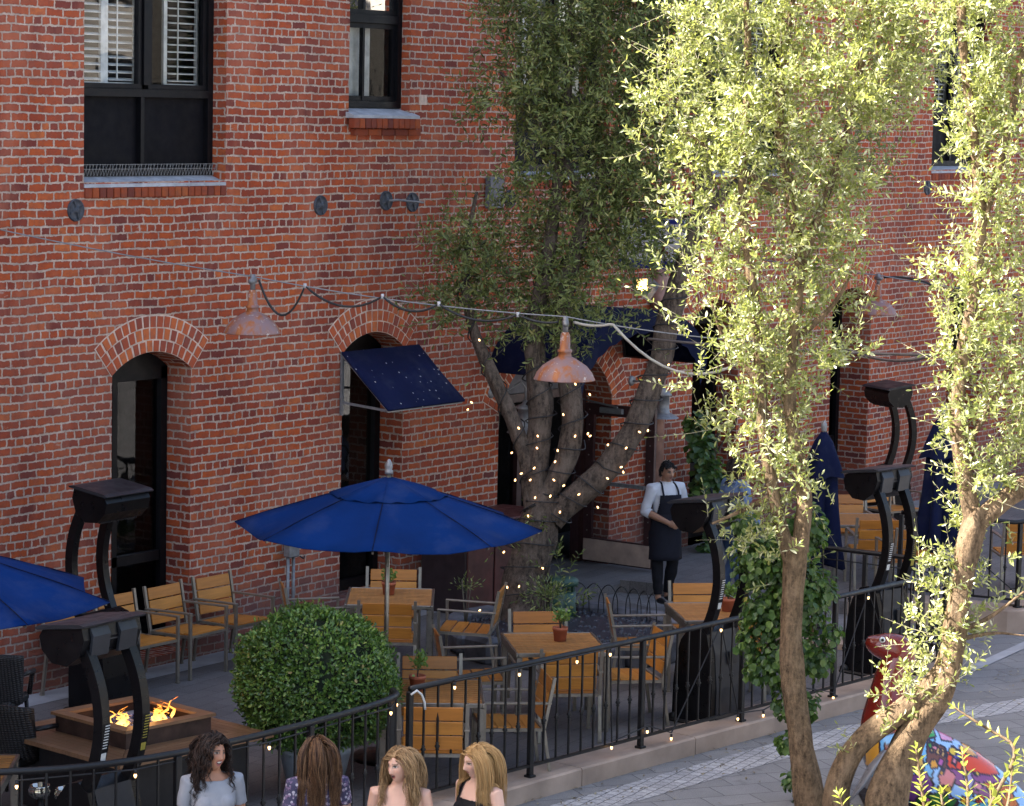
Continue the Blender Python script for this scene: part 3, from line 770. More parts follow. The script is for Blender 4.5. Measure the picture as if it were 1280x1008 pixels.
def lantern(px, py, label):
    p = at(px, py, Y=-.30); t = thing('wall_lantern', label, 'wall lamp', (p.x, 0, p.z), group='grey lanterns beside the entrance')
    m = MB(); m.lathe([(.0, .03), (.05, .03), (.062, .018), (.065, 0)], 16, Matrix.Translation((-.28, 0, .36)) @ Matrix.Rotation(R(90), 4, 'X')); m.build('mount', MAT['gal'], t)
    m = MB(); m.tube([(-.28, -.02, .36), (-.25, -.12, .36), (-.16, -.2, .42), (-.06, -.28, .50), (0, -.30, .42), (0, -.30, .28)], .012, 6); m.build('gooseneck', MAT['gal'], t)
    m = MB(); M = Matrix.Translation((0, -.30, -.06))
    m.lathe([(.0, .34), (.03, .34), (.035, .30), (.11, .27), (.12, .235), (.085, .225), (.088, .04), (.10, .03), (.10, .0), (.0, .0)], 16, M); m.build('lantern_body', MAT['gal'], t)
    m = MB(); m.lathe([(.10, .02), (.20, -.03), (.21, -.045)], 18, M); m.build('lamp_shade', MAT['gal'], t)
lantern(656, 530, 'grey gooseneck lantern on the brick just left of the main entrance, behind the tree limb')
lantern(828, 512, 'grey lantern with a wide rim on the brick pier right of the main entrance')

p = at(800, 356, Y=-.45); t = thing('floodlight', 'small lit floodlight with a grey hood above the entrance awning', 'floodlight', p, R(-30))
m = MB(); m.box((0, 0, 0), (.17, .10, .17), None, .012); m.build('lamp_body', MAT['greybox'], t)
m = MB(); m.box((-.0, -.054, 0), (.145, .006, .145)); m.build('lit_lens', MAT['floodlit'], t)
m = MB(); m.bar((.03, .05, .05), (.28, .38, -.02), .03); m.box((.16, .02, .03), (.16, .012, .26), Matrix.Rotation(R(35), 4, 'Y')); m.build('hood_bracket', MAT['greybox'], t)
lx_ = p.copy()
ld = bpy.data.lights.new('floodlight_glow', 'SPOT'); ld.energy = 5; ld.color = (1, .72, .35); ld.spot_size = R(110); ld.shadow_soft_size = .06
lo = bpy.data.objects.new('floodlight_glow', ld); col.objects.link(lo); lo.parent = t; lo.location = (0, -.075, 0); lo.rotation_euler = (R(60), 0, 0)

p = at(826, 318, Y=-.75); t = thing('hanging_sign', 'white and blue projecting sign board half hidden by the leaves above the entrance', 'sign', (p.x, 0, p.z))
m = MB(); m.box((0, -.62, .12), (.05, .95, .62), None, .008); b_ = m.build('board', simple('white_sign_paint', (.62, .64, .68), .5, 0, .06), t)
m = MB()
for x in (-.029, .029): m.box((x, -.62, -.13), (.006, .93, .10)); m.box((x, -.62, .40), (.006, .93, .05))
m.build('blue_band', simple('sign_blue', (.012, .025, .20), .5), b_)
m = MB(); m.box((-.030, -.80, .06), (.008, .05, .10)); m.box((-.030, -.70, .20), (.008, .30, .035), Matrix.Rotation(R(12), 4, 'X')); m.build('emblem', simple('sign_brown', (.14, .05, .03), .6), b_)
m = MB(); m.bar((0, 0, .47), (0, -1.15, .47), .03); m.bar((0, 0, .9), (0, -1.0, .49), .016); m.build('bracket', MAT['iron'], t)

# ------------------------------------------------------------------ pendant lamps and their wires
L1 = at(316, 350, Y=-1.9); L2 = at(707, 403, Y=-4.6); L3 = at(1098, 347, Y=-1.6)
def pendant(p, dia, label, rz):
    t = thing('pendant_lamp', label, 'lamp', p, rz, 'copper coloured pendant lamps on the wires'); r = dia / 2; k = dia / .56
    m = MB(); m.tube([(0, 0, .05), (0, 0, -.10)], .026 * k, 10); m.tube([(-.095 * k, 0, -.01), (.095 * k, 0, -.01)], .030 * k, 10)
    for x in (-.1, .1): m.tube([(x * k * .8, 0, -.01), (x * k * 1.12, 0, -.01)], .020 * k, 8)
    m.build('junction_box', MAT['gal'], t)
    m = MB(); m.lathe([(.030 * k, -.09), (.044 * k, -.12), (.048 * k, -.2 * k - .04), (.066 * k, -.205 * k - .045), (.066 * k, -.225 * k - .045), (.055 * k, -.23 * k - .045), (.062 * k, -.285 * k - .03)], 20); m.build('neck', MAT['copperlamp'], t)
    z0 = -.31 * k
    pr = [(.062 * k, z0), (r * .45, z0 - .035 * k), (r * .72, z0 - .085 * k), (r * .90, z0 - .145 * k), (r * .96, z0 - .185 * k), (r, z0 - .205 * k), (r, z0 - .213 * k), (r * .93, z0 - .190 * k), (r * .86, z0 - .150 * k), (r * .6, z0 - .085 * k), (.04, z0 - .03 * k)]
    m = MB(); m.lathe(pr, 36); m.build('lamp_shade', MAT['copperlamp'], t)
    m = MB(); m.ball((0, 0, z0 - .11 * k), .045 * k, 10, 8); m.build('bulb', simple('unlit_bulb', (.7, .68, .62), .2), t)
    return t
pendant(L2, .56, 'nearest copper pendant lamp, hanging in front of the light wrapped tree', R(35))
pendant(L1, .53, 'copper pendant lamp over the left arched doorway, blotched brown and mauve', R(30))
pendant(L3, .52, 'pale copper pendant lamp far right between the two sunlit tree crowns', R(50))
def sagged(a, b, sag, n=16): return [Vector(a).lerp(Vector(b), i / n) - Vector((0, 0, sag * 4 * (i / n) * (1 - i / n))) for i in range(n + 1)]
anchor_w = at(-6, 286, Y=-.02)
endw = L2 + (L2 - L1) * .62 + Vector((0, 0, .06))
m = MB(); pts = sagged(anchor_w, L1 + Vector((0, 0, .03)), .02) + sagged(L1 + Vector((0, 0, .03)), L2 + Vector((0, 0, .05)), .05)[1:] + sagged(L2 + Vector((0, 0, .05)), endw, .03)[1:]
m.tube(pts, .0065, 5); tag(m.build('support_wire', MAT['gal']), 'long steel wire carrying the two nearer pendant lamps across the terrace', 'wire')
def on_wire(a, b, f): return Vector(a).lerp(Vector(b), f)
def festoon(name, label, knots, rad, mat):
    P = []
    for (a, b, sag) in knots: P += sagged(a, b, sag, 12)[(1 if P else 0):]
    m = MB(); m.tube(P, rad, 6); o = m.build(name, mat); tag(o, label, 'cable'); return o
W = lambda f: on_wire(L1, L2, f) + Vector((0, 0, .01))
pcab = festoon('power_cable', 'black cable drooping in loops between the two nearer pendant lamps', [(L1 + Vector((.05, -.03, 0)), W(.17), .30), (W(.17), W(.42), .14), (W(.42), W(.60), .10), (W(.60), W(.85), .10), (W(.85), L2 + Vector((-.05, .05, 0)), .03)], .0115, MAT['cable'])
wc = simple('white_clip', (.45, .45, .47), .5)
for f in (.17, .42, .60, .85): c = W(f); m = MB(); m.tube([c + Vector((0, 0, .022)), c + Vector((0, 0, -.022))], .015, 8); m.build('clip', wc, pcab)
W2 = lambda f: on_wire(L2, endw, f) + Vector((0, 0, .02))
pl = simple('pale_cable', (.36, .34, .30), .5)
festoon('pale_cable', 'pale cable sagging below the wire right of the nearest pendant lamp', [(L2 + Vector((.06, -.05, 0)), W2(.22), .02), (W2(.22), W2(.24), .0), (W2(.52), W2(.53), .0)][:2] + [(W2(.24), W2(1.0) + Vector((0, 0, -.02)), .36)], .013, pl)
a3 = L3 + Vector((-.75, 1.5, .22)); a3.y = -.02; e3 = L3 + Vector((1.2, -2.6, -.22))
m = MB(); m.tube(sagged(a3, L3 + Vector((0, 0, .03)), .02) + sagged(L3 + Vector((0, 0, .03)), e3, .05)[1:], .009, 5); tag(m.build('support_wire', MAT['gal']), 'steel wire at the far right carrying the pale pendant lamp', 'wire')
festoon('power_cable', 'black cable looping away from the far right pendant lamp', [(L3 + Vector((.05, -.05, 0)), on_wire(L3, e3, .22), -.03), (on_wire(L3, e3, .22), on_wire(L3, e3, .55), .10), (on_wire(L3, e3, .55), on_wire(L3, e3, .95), .10)], .015, MAT['cable'])
q0, q1 = at(1050, 432, Y=-4.9), at(1170, 444, Y=-6.9)
m = MB(); m.tube(sagged(q0 + Vector((-1.2, 1.6, .03)), q1, .03), .014, 6); m.tube(sagged(q0, q1, .10), .014, 6); tag(m.build('twin_cable', simple('grey_cable', (.10, .09, .09), .5)), 'pair of grey cables strung low between the two sunlit trees', 'cable')

# ------------------------------------------------------------------ umbrellas
def umbrella(label, p, r, rz, zr=2.05, rise=.41):
    t = thing('parasol', label, 'parasol', (p.x, p.y, 0), rz, 'blue canvas parasols')
    N = 8; S = 10; V = []; F = []
    def pt(s, u, f):            # panel s, 0..1 across, 0..1 outwards
        a0 = 2 * math.pi * s / N; a1 = 2 * math.pi * (s + 1) / N
        x = (math.cos(a0) * (1 - u) + math.cos(a1) * u) * r * f; y = (math.sin(a0) * (1 - u) + math.sin(a1) * u) * r * f
        sag = .055 * math.sin(math.pi * u) * (.35 + .65 * f) * f
        z = zr + rise * (1 - f) * (1.0 + .16 * f) - sag
        z += .013 * f * noise.noise(Vector((x * 5, y * 5, s * 1.7))) + .006 * f * noise.noise(Vector((x * 14, y * 14, s)))
        pull = 1 - .05 * math.sin(math.pi * u) * f
        return (x * pull, y * pull, z)
    K = 6
    for s in range(N):
        b = len(V)
        for i in range(K + 1):
            for j in range(S + 1): V.append(pt(s, i / K, .10 + .90 * j / S))
        for i in range(K):
            for j in range(S): F.append((b + i * (S + 1) + j, b + (i + 1) * (S + 1) + j, b + (i + 1) * (S + 1) + j + 1, b + i * (S + 1) + j + 1))
    m = MB(); m.add(V, F, True); c = m.build('canopy', MAT['blue'], t, fix=False)
    so = c.modifiers.new('thick', 'SOLIDIFY'); so.thickness = .006; so.offset = 0
    V = []; F = []
    for s in range(N):          # vent cap with a wavy hem
        b = len(V)
        for i in range(K + 1):
            for j in range(4):
                x, y, z = pt(s, i / K, .02 + .36 * j / 3); V.append((x * 1.02, y * 1.02, z + .022 - .010 * (j == 3) * (1 + math.sin(i * 2.1))))
        for i in range(K):
            for j in range(3): F.append((b + i * 4 + j, b + (i + 1) * 4 + j, b + (i + 1) * 4 + j + 1, b + i * 4 + j + 1))
    m = MB(); m.add(V, F, True); v = m.build('vent_cap', MAT['blue'], t, fix=False)
    so = v.modifiers.new('thick', 'SOLIDIFY'); so.thickness = .006; so.offset = 0
    m = MB()
    for s in range(N): m.tube([Vector(pt(s, 0, .3 + .7 * j / 6)) + Vector((0, 0, .004)) for j in range(7)], .0045, 5)
    m.build('seam', MAT['navy'], c)
    m = MB(); m.tube([(0, 0, .05), (0, 0, zr + rise + .05)], .021, 12); m.build('pole', MAT['steel'], t)
    m = MB(); m.lathe([(.0, .13), (.012, .125), (.03, .085), (.034, .06), (.026, .035), (.036, .03), (.036, 0), (.02, 0)], 14, Matrix.Translation((0, 0, zr + rise + .045))); m.build('finial', MAT['gal'], t)
    m = MB()
    for s in range(N):
        a = 2 * math.pi * s / N; c_, s_ = math.cos(a), math.sin(a)
        m.bar((.03 * c_, .03 * s_, zr + rise - .02), (r * .985 * c_, r * .985 * s_, zr - .02), .014, .018); m.bar((.04 * c_, .04 * s_, zr - .12), (r * .5 * c_, r * .5 * s_, zr + rise * .52 - .015), .012)
    m.build('ribs', MAT['steel'], t)
    m = MB(); m.lathe([(.0, .0), (.27, .0), (.27, .05), (.06, .09), (.035, .10), (.035, .30), (.0, .30)], 24); m.build('base', MAT['iron'], t)
    return t
U1 = at(485, 658, z=2.05)
umbrella('open royal blue parasol between the topiary ball and the light wrapped tree', U1, 1.33, R(-35 + 22.5))
U2 = at(-88, 746, z=1.93)
umbrella('open blue parasol cut off by the left edge, shading the wicker chairs', U2, 1.36, R(-35 + 22.5), 1.93)
def closed_umbrella(label, p, h, lean=0):
    t = thing('closed_parasol', label, 'parasol', (p.x, p.y, 0), R(20), 'folded navy parasols'); N = 8
    if lean: t.rotation_euler = (0, lean, R(20))
    V = []; F = []; rows = [(.03, h + .0, 0), (.10, h - .10, .1), (.17, h - .30, .28), (.225, h - .48, .40)]
    def ring(m_, rows, wob):
        V = []; n = 48
        for rr, z, w in rows:
            for j in range(n):
                a = 2 * math.pi * j / n; k = 1 + w * wob * math.cos(a * N / 2 + .4) - w * .25 * abs(math.sin(a * 3))
                V.append((rr * k * math.cos(a), rr * k * math.sin(a), z - .03 * w * math.cos(a * N / 2)))
        m_.add(V, [(i * n + j, i * n + (j + 1) % n, (i + 1) * n + (j + 1) % n, (i + 1) * n + j) for i in range(len(rows) - 1) for j in range(n)], True)
    m = MB(); ring(m, rows, .5); m.build('top_flap', MAT['navy'], t, fix=False)
    m = MB(); ring(m, [(.09, h - .22, .1), (.145, h - .45, .5), (.16, h - .8, .7), (.19, h - 1.15, .8), (.225, h - 1.45, .95), (.20, h - 1.47, .9), (.03, h - 1.40, 0)], .55); m.build('canopy', MAT['navy'], t, fix=False)
    m = MB(); m.tube([(0, 0, .05), (0, 0, h + .02)], .021, 10); m.build('pole', MAT['steel'], t)
    m = MB(); m.lathe([(.0, .12), (.03, .08), (.034, .05), (.03, 0)], 12, Matrix.Translation((0, 0, h + .01))); m.build('finial', MAT['gal'], t)
    m = MB(); m.lathe([(.0, .0), (.26, .0), (.26, .05), (.05, .09), (.035, .25), (.0, .25)], 20); m.build('base', MAT['iron'], t)
closed_umbrella('folded navy parasol with its top flap hanging, left of the two folded ones', at(1030, 540, z=2.25), 2.25)
closed_umbrella('folded navy parasol leaning a little, right of the two folded ones beside the right tree', at(1176, 520, z=2.45), 2.45, R(6))

# ------------------------------------------------------------------ patio heaters: shield base, two bowed arms, hooded head
def make_heater():
    t = thing('patio_heater', 'heater', 'patio heater', (0, 0, 0), 0, 'black patio heaters with bowed twin arms')
    m = MB()      # forward is +Y
    prof = [(-.22, .03), (.22, .03), (.215, .35), (.19, .60), (.14, .78), (.05, .90), (-.06, .93), (-.15, .86), (-.20, .66), (-.225, .35)]
    m.prism(prof, 'x', -.26, .26); m.build('base_cabinet', MAT['heater'], t)
    m = MB(); m.prism([(-.235, .05), (-.231, .35), (-.206, .67), (-.152, .875), (-.145, .87), (-.2, .66), (-.222, .35), (-.222, .05)], 'x', -.19, .19); m.build('rear_panel', MAT['heatergrey'], t)
    m = MB(); m.box((.06, -.236, .62), (.13, .010, .13), None, .004); m.build('hatch', simple('hatch_black', (.006, .006, .007), .4), t)
    m = MB(); m.box((0, 0, .016), (.60, .52, .03), None, .012)
    for x in (-.27, .27): m.tube([(x - .02, .2, .04), (x + .02, .2, .04)], .045, 12)
    m.build('foot_plate', MAT['iron'], t)
    path = [(.02, .60), (-.10, .86), (-.20, 1.10), (-.245, 1.36), (-.215, 1.62), (-.13, 1.84), (-.03, 2.0)]
    sp = [(a, b) for a, b in path]
    fine = smooth_path([Vector((0, a, b)) for a, b in sp], 2)
    for sx in (-1, 1):
        m = MB(); V = []; x0, x1 = sx * .21 - .040, sx * .21 + .040
        for i, p in enumerate(fine):
            tg = (fine[min(i + 1, len(fine) - 1)] - fine[max(i - 1, 0)]).normalized(); nn = Vector((0, -tg.z, tg.y)) * .042
            for x in (x0, x1):
                for s_ in (-1, 1): V.append((x, p.y + s_ * nn.y, p.z + s_ * nn.z))
        F = []
        for i in range(len(fine) - 1):
            a, b = i * 4, i * 4 + 4
            F += [(a, a + 1, b + 1, b), (a + 2, b + 2, b + 3, a + 3), (a, b, b + 2, a + 2), (a + 1, a + 3, b + 3, b + 1)]
        F += [(0, 2, 3, 1), tuple(len(V) - k for k in (4, 3, 1, 2))]
        m.add(V, F); arm = m.build('arm', MAT['heater'], t)
        if True:
            q = MB()
            p = fine[len(fine) * 2 // 5]; tg = (fine[len(fine) * 2 // 5 + 1] - p).normalized(); nn = Vector((0, -tg.z, tg.y))
            M = Matrix((Vector((1, 0, 0)), nn, tg)).transposed().to_4x4()
            M.translation = Vector((sx * .21, p.y, p.z)) + nn * .0435
            for k in range(9): q.box((0, 0, .02 + k * .022), (.046, .002, .007), M)
            q.box((0, 0, -.05), (.05, .002, .06), M)
            q.build('label', MAT['label'] if sx < 0 else simple('yellow_label', (.35, .28, .04), .6), arm)
    # head: curved reflector body under a flat hood
    M = Matrix.Translation((0, .06, 1.98)) @ Matrix.Rotation(R(-8), 4, 'X')
    m = MB(); m.prism([(-.20, .09), (-.21, .0), (-.15, -.12), (-.02, -.19), (.12, -.16), (.20, -.06), (.21, .04), (.17, .09)], 'x', -.30, .30, M); m.build('head', MAT['heater'], t)
    m = MB(); m.prism([(-.24, .095), (.21, .095), (.225, .108), (.18, .125), (-.19, .125), (-.25, .108)], 'x', -.325, .325, M); m.build('hood', MAT['heatergrey'], t)
    m = MB()
    for x in (-.135, .15): m.prism([(-.212, .085), (-.235, .02), (-.19, -.13), (-.165, -.13), (-.205, .0), (-.2, .085)], 'x', x - .09, x + .09, M)
    m.box((.015, -.19, .0), (.14, .02, .06), M)
    m.build('rear_cover', MAT['heatergrey'], t)
    m = MB(); m.box((0, .06, -.165), (.50, .12, .02), M); m.build('heat_screen', simple('heater_screen', (.03, .03, .032), .3, .6), t)
    return t
H0 = make_heater(); H0['label'] = 'patio heater behind the left railing, standing before the fire table'
H0.location = (13.70, -5.05, 0); H0.rotation_euler = (0, 0, R(2)); H0.scale = (1, 1, .95)
dup(H0, 'patio heater against the brick wall beside the left doorway, its base behind the fire table', (18.05, -.95, 0), R(182))
dup(H0, 'patio heater at the railing in front of the waiter, a hatch in its grey base', kp(3.05, .42), R(-4))
dup(H0, 'patio heater at the railing just left of the folded parasols, behind the ivy', kp(6.05, .52), R(-8))
dup(H0, 'tall patio heater far back by the brick corner beyond the folded parasols', (32.9, -1.35, 0), R(62), .96)

# ------------------------------------------------------------------ railings with turned balusters and bulbs
def railing(label, path, z0, gap=.166, post_gap=1.5, h=.98, gate=False):
    base = path[0]; t = thing('iron_railing', label, 'railing', (base.x, base.y, z0), 0, 'black iron railings round the terraces')
    P = [p - Vector((base.x, base.y, 0)) for p in path]; P = [Vector((p.x, p.y, 0)) for p in P]
    m = MB(); m.tube([p + Vector((0, 0, h)) for p in P], .026, 8, ratio=1.0); m.build('top_rail', MAT['iron'], t)
    m = MB(); V = [p + Vector((0, 0, .10)) for p in P]
    for a, b in zip(V, V[1:]): m.bar(a, b, .034, .022)
    m.build('bottom_rail', MAT['iron'], t)
    L = path_len(P); npost = max(1, round(L / post_gap)); step = L / npost
    def point(s):
        for a, b in zip(P, P[1:]):
            d = (b - a).length
            if s <= d + 1e-6: return a.lerp(b, s / d if d else 0), (b - a).normalized()
            s -= d
        return P[-1].copy(), (P[-1] - P[-2]).normalized()
    pm = None
    for k in range(npost + 1):
        c, d = point(k * step)
        if pm is None:
            m = MB(); m.box((0, 0, h / 2 - .01), (.048, .048, h - .02), None, .005); m.box((0, 0, .01), (.075, .075, .02), None, .004); o = m.build('post', MAT['iron'], t); pm = o.data
        else:
            o = bpy.data.objects.new('post', pm); col.objects.link(o); o.parent = t
        o.location = c; o.rotation_euler = (0, 0, math.atan2(d.y, d.x))
    bm_ = None
    for k in range(npost):
        nb = max(1, round(step / gap) - 1)
        for i in range(1, nb + 1):
            c, d = point(k * step + step * i / (nb + 1))
            if bm_ is None:
                m = MB(); m.bar((0, 0, .10), (0, 0, h - .01), .015)
                m.lathe([(.008, -.035), (.017, -.03), (.012, -.018), (.024, 0), (.012, .018), (.017, .03), (.008, .035)], 8, Matrix.Translation((0, 0, .46))); o = m.build('baluster', MAT['iron'], t); bm_ = o.data
            else:
                o = bpy.data.objects.new('baluster', bm_); col.objects.link(o); o.parent = t
            o.location = c; o.rotation_euler = (0, 0, math.atan2(d.y, d.x))
    return t
pathL = cut_path(smooth_path(EDGE[:9] + [kp(-1.62, .06)], 2), 0, 99)
pathL = [p for p in pathL if p.x > 11.6] 
railing('curved black railing in front of the fire table and topiary ball', pathL, .06)
railing('straight black railing along the kerb in front of the teak tables', [kp(-1.48, 0), kp(0, 0), kp(1.5, 0), kp(3, 0), kp(4.5, 0), kp(6.0, 0)], .06)
r3 = smooth_path([kp(6.06, 0.01), kp(6.75, .03), kp(6.98, .25), kp(7.02, .75), kp(6.94, 1.45), kp(6.85, 2.3)], 2)
railing('railing that rounds the corner and turns back towards the building', r3, .06, post_gap=1.15)
railing('black railing on the raised far terrace behind the right tree', [Vector((27.62, -4.25, 0)), Vector((27.74, -5.0, 0)), Vector((27.84, -5.55, 0)), Vector((28.05, -5.65, 0)), Vector((31.0, -5.32, 0)), Vector((33.5, -5.05, 0))], .16, post_gap=1.35)

# warm bulbs strung along the railings and wound round the tree
def bulb_string(name, label, cat, cable, spots, group=None, rad=.007, size=.0115, box=False):
    t = thing(name, label, cat, spots[0], 0, group); b0 = Vector(spots[0])
    m = MB(); m.tube([Vector(p) - b0 for p in cable], rad, 5); m.build('cord', MAT['cable'], t)
    mesh = None; sock = None
    for p in spots:
        q = Vector(p) - b0
        if mesh is None:
            m = MB(); m.lathe([(.0, -.055 * size / .02), (.6 * size, -.045 * size / .02), (size, -.022 * size / .02), (.7 * size, 0), (.0, .01)], 8); o = m.build('bulb', MAT['bulb'], t); mesh = o.data
            m = MB(); m.tube([(0, 0, 0), (0, 0, .03)], .011, 6); o2 = m.build('bulb_socket', MAT['cable'], o); sock = o2.data
        else:
            o = bpy.data.objects.new('bulb', mesh); col.objects.link(o); o.parent = t
            o2 = bpy.data.objects.new('bulb_socket', sock); col.objects.link(o2); o2.parent = o
        o.location = q
    return t
sp = []; cb = []
for i in range(23):
    f = i / 22; s_ = -1.4 + 7.3 * f; zz = (.98, .95, .15, .90, .18, .92)[i % 6]
    zz = [.97, .50, .16, .86][i % 4] if i % 2 else [.96, .20][(i // 2) % 2]
    cb.append(kp(s_, -.05, .06 + zz))
lo_s = [(-1.0, .94), (-.2, .93), (.55, .93), (1.0, .93), (1.05, .10), (1.55, .16), (1.9, .04), (2.6, .93), (2.9, .06), (3.3, .03), (3.95, .14), (4.45, .02), (5.0, .93), (5.5, .12), (5.85, .92)]
lo_s.sort()
bulb_string('string_light', 'string of small warm bulbs wound along the straight railing', 'string lights', [kp(a, -.045, .07 + z + .03) for a, z in lo_s], [kp(a, -.045, .06 + z) for a, z in lo_s])
lp = [pathL[int(len(pathL) * f)] for f in (.22, .36, .58, .80, .93)]
bulb_string('string_light', 'string of small warm bulbs hanging below the curved left railing', 'string lights', [Vector((p.x, p.y, .98)) + Vector((0, -.03, 0)) for p in lp], [Vector((p.x, p.y, .95)) + Vector((0, -.03, 0)) for p in lp])
rp = [r3[int((len(r3) - 1) * f)] for f in (.15, .35, .5, .7, .9)]
bulb_string('string_light', 'string of warm bulbs on the railing that turns the corner', 'string lights', [Vector((p.x, p.y, .92)) + Vector((0, -.04, 0)) for p in rp], [Vector((p.x, p.y, .90 - .3 * (i % 2))) + Vector((0, -.04, 0)) for i, p in enumerate(rp)])
fp = [Vector((27.66, -4.4, .95)), Vector((27.7, -4.8, .9)), Vector((27.84, -5.5, .36)), Vector((28.6, -5.62, .32)), Vector((29.6, -5.5, .9))]
bulb_string('string_light', 'string of warm bulbs on the raised far terrace railing', 'string lights', [p + Vector((0, -.04, .02)) for p in fp], [p + Vector((0, -.04, 0)) for p in fp])
p = kp(-1.50, -.03, 1.0); m = MB(); m.tube([p, p + Vector((.05, -.02, .03)), p + Vector((.10, -.03, -.01)), p + Vector((.14, -.03, -.08)), p + Vector((.15, -.03, -.14))], .010, 6); tag(m.build('white_strap', MAT['label']), 'white strap end hanging off the railing beside the topiary ball', 'strap')

# ------------------------------------------------------------------ teak tables and chairs
def make_table():
    t = thing('teak_table', 'table', 'table', (0, 0, 0), 0, 'square slatted teak tables')
    w, d = .98, .88; m = MB(); n = 12; W_ = (w - .05) / n
    for i in range(n): m.box((-w / 2 + .025 + W_ * (i + .5), 0, .728), (W_ - .019, d - .05, .022), None, .003)
    m.build('tabletop', MAT['teakdark'], t)
    m = MB()
    for y in (-1, 1): m.box((0, y * (d / 2 - .0125), .722), (w, .025, .038), None, .004)
    for x in (-1, 1): m.box((x * (w / 2 - .0125), 0, .722), (.025, d - .054, .038), None, .004)
    for y in (-1, 1): m.box((0, y * (d / 2 - .03), .672), (w - .1, .025, .06))
    for x in (-.3, 0, .3): m.box((x, 0, .708), (.04, d - .06, .014))
    m.build('frame', MAT['steel'], t)
    lm = None
    for x in (-1, 1):
        for y in (-1, 1):
            if lm is None: m = MB(); m.box((0, 0, .35), (.055, .055, .70), None, .004); o = m.build('leg', MAT['steel'], t); lm = o.data
            else: o = bpy.data.objects.new('leg', lm); col.objects.link(o); o.parent = t
            o.location = (x * (w / 2 - .035), y * (d / 2 - .035), 0)
    return t
def make_chair():
    t = thing('teak_chair', 'chair', 'chair', (0, 0, 0), 0, 'teak slat armchairs on metal frames')
    m = MB(); W_ = .50                                                # sits facing -Y
    for i in range(4): m.box((0, -.235 + .125 * i, .445 - .008 * i), (W_, .115, .020), None, .004)
    m.build('seat', MAT['teak'], t)
    m = MB(); th = R(11)
    Mb = Matrix.Translation((0, .225, .46)) @ Matrix.Rotation(-th, 4, 'X')
    for i in range(3): m.box((0, 0, .08 + .125 * i), (W_ - .02, .018, .115), Mb, .004)
    m.build('backrest', MAT['teak'], t)
    m = MB()
    for y in (-.285, .215): m.bar((-.27, y, .425), (.27, y, .425), .026)
    for x in (-.27, .27): m.bar((x, -.30, .425), (x, .215, .418), .026)
    m.build('frame', MAT['steelwarm'], t)
    for x in (-.275, .275):
        m = MB(); m.bar((x, -.29, 0), (x, -.29, .65), .026, .03); m.box((x, -.29, .008), (.034, .038, .016)); m.build('front_leg', MAT['steelwarm'], t)
        m = MB(); m.bar((x, .29, 0), (x, .225, .43), .026, .03); m.box((x, .29, .008), (.034, .038, .016)); m.bar((x, .225, .42), (x, .225 + .445 * math.sin(th), .42 + .455 * math.cos(th)), .026, .03); m.build('rear_leg', MAT['steelwarm'], t)
        m = MB(); m.bar((x, -.305, .66), (x, .285, .645), .045, .018, bev=.004); m.build('armrest', MAT['steelwarm'], t)
    return t
TB0 = make_table(); CH0 = make_chair()
used_t = [False]; used_c = [False]
def place_table(x, y, rz, label):
    if not used_t[0]: used_t[0] = True; o = TB0; o.location = (x, y, 0); o.rotation_euler = (0, 0, rz); o['label'] = label; return o
    return dup(TB0, label, (x, y, 0), rz)
def place_chair(x, y, rz, label, z=0):
    if not used_c[0]: used_c[0] = True; o = CH0; o.location = (x, y, z); o.rotation_euler = (0, 0, rz); o['label'] = label; return o
    return dup(CH0, label, (x, y, z), rz)
def around(tx, ty, rot, side, dist, label, turn=0, shift=0, z=0):
    """chair at a table: far / near / right / left as the street sees it, facing the table"""
    ux = Vector((math.cos(rot), math.sin(rot), 0)); uy = Vector((-math.sin(rot), math.cos(rot), 0))
    d, face = {'far': (ux, math.pi / 2 + math.pi), 'near': (-ux, math.pi / 2), 'left': (uy, 0.0), 'right': (-uy, math.pi)}[side]
    o = uy if side in ('far', 'near') else ux
    p = Vector((tx, ty, 0)) + d * dist + o * shift
    return place_chair(p.x, p.y, rot + {'far': -math.pi / 2, 'near': math.pi / 2, 'left': 0.0, 'right': math.pi}[side] + turn, label, z)
T1 = (21.22, -1.83, R(36)); T2 = (17.98, -4.80, R(38)); T3 = (20.38, -4.42, R(44)); T4 = (22.76, -4.74, R(44))
place_table(*T1, 'slatted teak table under the open blue parasol, nearest the brick wall')
place_table(*T2, 'slatted teak table just right of the topiary ball, close to the railing')
place_table(*T3, 'slatted teak table in front of the stone tree planter')
place_table(*T4, 'greyer teak table beside the patio heater, in front of the waiter')
for i, (x, lab) in enumerate([(18.34, 'teak chair half hidden behind the patio heaters, first of the row along the wall'), (19.05, 'teak chair second in the row against the brick wall'), (19.76, 'teak chair third in the row against the wall, right of the doorway'), (20.47, 'teak chair last of the row against the wall, next to the outlet post')]):
    place_chair(x, -.40, R(rng.uniform(-3, 3)), lab)
around(*T1, 'far', .72, 'teak chair on the far side of the table under the open parasol'); around(*T1, 'near', .62, 'teak chair seen from behind at the table under the parasol, beside its pole')
around(*T1, 'right', .82, 'teak chair side on at the right of the parasol table, by the dark cabinet', R(-8)); around(*T1, 'left', .78, 'teak chair mostly hidden behind the topiary ball, left of the parasol table', R(10))
around(*T2, 'far', .66, 'teak chair on the far side of the table next to the topiary ball'); around(*T2, 'near', .78, 'teak chair seen from behind inside the railing, above the blonde woman'); around(*T2, 'right', .70, 'teak chair side on behind the railing between two tables', R(8), .22)
around(*T3, 'far', .72, 'teak chair in front of the stone planter, far side of the middle table'); around(*T3, 'near', .60, 'orange backed teak chair seen from behind through the railing at the middle table'); around(*T3, 'left', .80, 'teak chair side on at the left of the middle table'); around(*T3, 'right', .72, 'teak chair at the right of the middle table, its back to the next chair', R(6))
